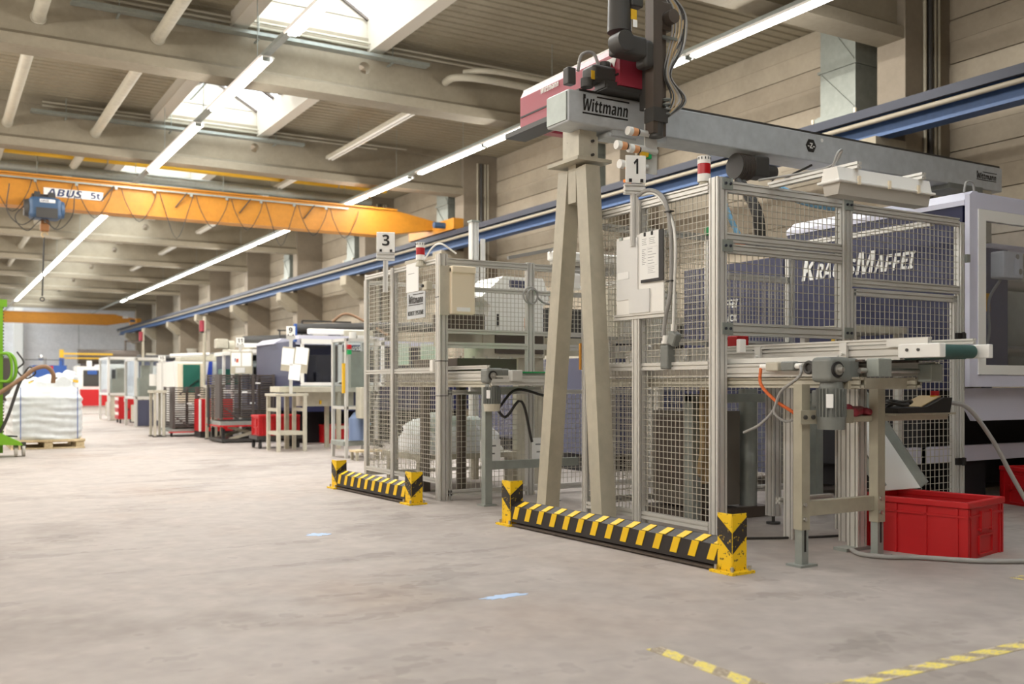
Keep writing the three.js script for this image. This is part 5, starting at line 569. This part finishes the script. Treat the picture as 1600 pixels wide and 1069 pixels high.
{ const w = thing('white_machine', 'white machine with blue screen over a red base near the end wall', 'machine', [4.65, 0, -36.3]); part('body', bx(.8, 1.1, .9, 0, 1.05, 0), M.white, w); part('recess', bx(.5, .55, .02, .05, 1.2, .455), M.motorDark, w); const scn = part('screen_panel', bx(.3, .14, .03, .08, 1.4, .47), M.blue, w); part('red_base', bx(.9, .55, 1.0, .15, .55, .1), M.red, w); part('plinth', bx(.8, .28, .9, .1, .14, 0), M.white, w); part('top_fitting', cy(.08, .08, .2, .05, 1.7, 0, 'y', 14), M.white, w);
  const b = thing('blue_press', 'blue press with red badge in front of the end wall', 'machine', [3.85, 0, -41]); part('body', bx(1.15, 1.45, 1.6, 0, .98, 0), M.blue, b); part('badge', bx(.22, .12, .02, 0, 1.62, .81), M.red, b, 'red badge'); part('side_rail', [bx(.03, 1.5, .03, -.7, .9, .7), bx(.03, 1.5, .03, -.62, .9, .7), bx(.15, .03, .03, -.66, 1.6, .7)], M.aluPale, b); part('foot', bx(1.0, .26, 1.5, 0, .13, 0), M.dark, b); part('lubricator', [cy(.07, .07, .3, -.1, 1.85, 0), at(new THREE.SphereGeometry(.11, 14, 10), -.24, 2.0, 0)], M.steel, b); part('handrail', [rod([-.8, 1.92, .2], [.5, 1.92, .2], .015), rod([.5, 1.7, .2], [.5, 1.92, .2], .015)], M.motorDark, b);
  const y = thing('jib_arm', 'yellow jib crane arm in front of the end wall', 'jib crane', [4.75, 0, -45]); part('boom', [bx(2.0, .07, .12, 1.0, 2.28, 0), bx(1.8, .05, .1, 1.0, 2.1, 0)], M.yellowPlain, y); part('mast', bx(.18, 2.1, .18, 0, 1.05, 0), M.blue, y); part('mast_head', bx(.16, .4, .16, 0, 2.25, 0), M.yellowPlain, y); part('base', bx(.4, .04, .4, 0, .02, 0), M.blue, y);
  const d = thing('extraction_tank', 'dark horizontal tank and frame on machines at the end wall', 'tank', [7.6, 0, -52]); part('tank', cy(.35, .35, 2.8, 0, 2.35, 0, 'x', 20), M.steelDark, d); part('frame', [bx(.08, .9, .08, .8, 2.7, 0), bx(.08, .9, .08, 1.7, 2.7, 0), bx(1.0, .08, .08, 1.25, 3.15, 0)], M.steelDark, d); part('body', bx(3.4, 1.9, 2, .3, .95, 0), M.greigePale, d); part('dark_front', bx(3.4, .5, .04, .3, 1.75, 1.02), M.rackDark, d);
  for (const [x, z, h, lb] of [[4.8, -20.35, 2.28, 'grey pole with red bottle head beside the number 11 machine'], [4.6, -25.9, 2.3, 'grey pole with red bottle head left of the cream machine']]) { const t = thing('signal_pole', lb, 'pole', [x, 0, z]); part('pole', rod([0, 0, 0], [0, h + .1, 0], .03), M.greige, t); part('red_head', cy(.05, .05, .22, -.05, h - .1, 0, 'y', 14), M.redCover, t); part('bracket', bx(.1, .03, .05, -.03, h - .22, 0), M.motorDark, t); part('foot', bx(.2, .02, .2, 0, .01, 0), M.motorDark, t); }
  // second machine line along the wall
  [[8.2, -11.6, 1.75, M.navyGrey, 'grey blue machine housing along the wall behind cell 3'], [8.4, -26.5, 1.7, M.white, 'white machine housing along the wall in the fourth bay'], [8.0, -31.5, 1.75, M.greigePale, 'greige machine housing along the wall in the fifth bay'], [7.4, -36.5, 1.8, M.navyGrey, 'grey blue machine housing along the wall far back'], [7.2, -43, 1.8, M.white, 'white machine housing nearest the end wall']].forEach(([x, z, h, m, lb]) => { const t = thing('machine_housing', lb, 'machine', [x, 0, z]); part('body', rb(2.6, h - .25, 2.2, .03, 0, (h + .25) / 2, 0), m, t); part('plinth', bx(2.4, .25, 2.0, 0, .125, 0), M.dark, t); part('window', bx(.9, .5, .02, -.5, h - .45, 1.11), M.dark, t); part('window_frame', [bx(1.0, .05, .03, -.5, h - .18, 1.115), bx(1.0, .05, .03, -.5, h - .72, 1.115), bx(.05, .5, .03, -1.0, h - .45, 1.115), bx(.05, .5, .03, 0, h - .45, 1.115)], M.aluPale, t); part('top_duct', cy(.12, .12, 2.2, 0, h + .12, 0, 'x', 14), M.motorDark, t); part('hopper', [cy(.2, .08, .35, .7, h + .3, .3, 'y', 16)], M.greigePale, t); }); }
// ---------- pallet with wrapped bags ----------
{ const t = thing('wooden_pallet', 'wooden euro pallet under the wrapped white bags', 'pallet', [1.58, 0, -17.25]); const W = 1.04, D = 1.1;
  pieces('bottom_board', bx(W, .022, .12), M.wood, t, [[0, .011, .49], [0, .011, 0], [0, .011, -.49]]); const blk = []; for (const x of [-.45, 0, .45]) for (const z of [-.49, 0, .49]) blk.push([x, .061, z]); pieces('block', bx(.12, .078, .12), M.wood, t, blk); pieces('top_board', bx(.17, .022, D), M.wood, t, [[-.43, .133, 0], [-.22, .133, 0], [0, .133, 0], [.22, .133, 0], [.43, .133, 0]]); pieces('stringer', bx(W, .02, .1), M.wood, t, [[0, .112, .5], [0, .112, -.5], [0, .112, 0]]); pieces('front_board', bx(W, .03, .02), M.wood, t, [[0, .13, .56]]);
  const b = thing('wrapped_bag_stack', 'stack of white bags in clear stretch film with blue straps', 'bag stack', [1.57, .144, -17.25]);
  const g = new THREE.BoxGeometry(1, 1, 1, 44, 40, 44), p = g.attributes.position; for (let i = 0; i < p.count; i++) { let x = p.getX(i), y = p.getY(i) + .5, z = p.getZ(i); const k = 1 - .1 * sm(.72, 1, y) * (1 + 1.2 * y) + .03 * Math.sin(y * 3.14); const L = Math.hypot(x, z) / Math.max(Math.abs(x), Math.abs(z), 1e-6), rr = 1 - .12 * (L - 1) / .414; const lay = .012 * Math.sin(y * 44 + 1.5 * Math.sin(x * 6)) + .011 * Math.sin(x * 9 + y * 23 + 2 * Math.sin(y * 17)) + .007 * Math.sin(z * 11 + y * 61); const top = sm(.93, 1, y) * (.1 * Math.sin(3 * x + 1.4) + .06 * Math.cos(5 * z) + .1 * sm(.1, .35, x) + .03 * Math.sin(13 * x + 9 * z)); p.setXYZ(i, x * 1.06 * k * rr * (1 + lay), y * .86 + top * .8 + .004 * Math.sin(x * 31), z * 1.1 * k * rr * (1 + lay)); } g.computeVertexNormals(); part('wrapped_body', g, M.film, b);
  for (const x of [-.38, .42]) part('blue_strap', bx(.012, .8, .006, x, .41, .57), M.blue, b); part('folded_film', [rb(.34, .12, .3, .05, .28, .94, .1, .2, .3, .15), rb(.2, .1, .2, .04, .34, .99, .05, .3, .8, .5)], M.film, b); part('dark_band', [strut([-.2, .86, .2], [.3, .97, .05], .1, .03), strut([-.1, .85, .3], [.25, .96, .2], .06, .03)], M.black, b); part('yellow_band', [strut([-.25, .87, .35], [-.1, .89, .3], .05, .02), strut([.2, .93, .38], [.46, .9, .3], .04, .02)], M.yellowPlain, b); }
{ const t = thing('pallet_stacker', 'lime green manual stacker with looped handle at the left edge', 'stacker', [.82, 0, -15.3]); part('mast', [bx(.1, 2.1, .12, 0, 1.1, 0), bx(.1, 2.1, .12, -.45, 1.1, 0)], M.limeGreen, t); part('mast_rib', Array.from({ length: 40 }, (_, k) => bx(.012, .02, .02, .058, .3 + k * .045, .03)), M.steelDark, t); part('top_beam', bx(.6, .1, .14, -.2, 2.12, 0), M.limeGreen, t); part('handle', tube([[.02, 1.42, .08], [.13, 1.42, .1], [.19, 1.34, .12], [.19, 1.1, .12], [.13, 1.04, .1], [.02, 1.04, .08]], .022, 40, 10), M.limeGreen, t); part('handle', tube([[.02, 1.42, .16], [.09, 1.42, .16], [.14, 1.34, .16], [.14, 1.1, .16], [.09, 1.04, .16], [.02, 1.04, .16]], .018, 40, 10), M.limeGreen, t);
  part('base_cover', at(ext([[-.5, .2], [.28, .16], [.26, .2], [0, .34], [-.5, .34]], .5), 0, 0, -.2), M.limeGreen, t); for (const [x, z] of [[.2, .2], [.3, .12]]) { part('caster', [cy(.075, .075, .04, x, .075, z, 'x', 22)], M.diffuser, t); part('caster_fork', [bx(.06, .1, .05, x, .15, z)], M.motorDark, t); } part('drawbar', tube([[.3, 1.12, .16], [.25, 1.02, .16], [.1, .55, .16], [.0, .32, .16]], .022, 26, 10), M.cableDark, t); part('pedal', rod([-.02, .3, .2], [.22, .28, .2], .012), M.black, t); part('hydraulic_unit', [bx(.3, .5, .25, -.22, .6, .1), cy(.05, .05, .6, -.1, 1.2, .1)], M.rubber, t); part('hose', tube([[-.1, .8, .14], [.1, .95, .16], [.3, 1.1, .16], [.45, 1.22, .14], [.6, 1.24, .1], [.68, 1.14, .08], [.68, 1.02, .05]], .03, 50, 9), M.hoseBrown, t); part('hose', tube([[.22, 1.45, .1], [.3, 1.3, .12], [.22, 1.2, .12], [.34, 1.08, .12], [.45, 1.16, .12], [.38, 1.24, .12], [.28, 1.1, .12]], .012, 50, 7), M.cableDark, t); }
// ---------- floor marks ----------
function tape(label, x, z, L, alongX, seed) { const r = rng(seed), n = 1024, hh = 64; const c = document.createElement('canvas'); c.width = n; c.height = hh; const q = c.getContext('2d'); q.fillStyle = '#e8d66a'; q.fillRect(0, 0, n, hh); q.fillStyle = '#9a8c78'; const step = n / (L / .17); for (let k = -1; k < n / step + 1; k++) { q.beginPath(); q.moveTo(k * step, 0); q.lineTo(k * step + step * .42, 0); q.lineTo(k * step + step * .42 + 40, hh); q.lineTo(k * step + 40, hh); q.fill(); } for (let k = 0; k < 700; k++) { q.fillStyle = r() > .5 ? '#cbbda8' : '#b5a892'; q.fillRect(r() * n, r() * hh, 2 + r() * 14, 1 + r() * 3); } for (let k = 0; k < 26; k++) { q.fillStyle = '#c2b5a4'; q.fillRect(r() * n, r() < .5 ? 0 : hh - 6 - r() * 8, 10 + r() * 40, 4 + r() * 10); }
  const t = new THREE.CanvasTexture(c); t.colorSpace = THREE.SRGBColorSpace; const g = new THREE.BoxGeometry(L, .0016, .075); const m = solo('floor_tape', label, 'tape', [at(g, 0, 0, 0)], std(0xffffff, .7, 0, { map: t }), null, true); m.position.set(x, .0009, z); if (!alongX) m.rotation.y = Math.PI / 2; }
tape('worn yellow hazard tape on the floor pointing at the barrier', 2.36, -2.2, 1.45, false, 3); tape('worn yellow hazard tape on the floor running to the right edge', 3.25, -2.24, 1.7, true, 4); 
tape('short worn yellow tape on the floor in front of the red crate', 5.25, -3.02, .9, true, 9);
function splat(label, x, z, w, d, seed) { const r = rng(seed), pts = []; for (let k = 0; k < 28; k++) { const a = k / 28 * Math.PI * 2, q = .55 + .45 * r(); pts.push([Math.cos(a) * w * q, Math.sin(a) * d * q]); } const m = solo('paint_mark', label, 'paint mark', [at(ext(pts, .001), 0, 0, 0, -Math.PI / 2, 0, 0)], M.paintBlue); m.position.set(x, .0003, z); }
splat('pale blue paint mark on the floor in front of the long barrier', 2.33, -4.0, .15, .05, 2); splat('pale blue paint mark on the floor left of the short barrier', 2.22, -6.28, .1, .07, 6);
solo('floor_cable', 'thin dark cable lying on the floor under cell 1', 'cable', [tube([[4.45, .008, -4.7], [4.9, .008, -4.5], [5.4, .008, -4.4], [6.2, .008, -4.4]], .008, 30, 6)], M.cableDark);
renderer.render(scene, camera);
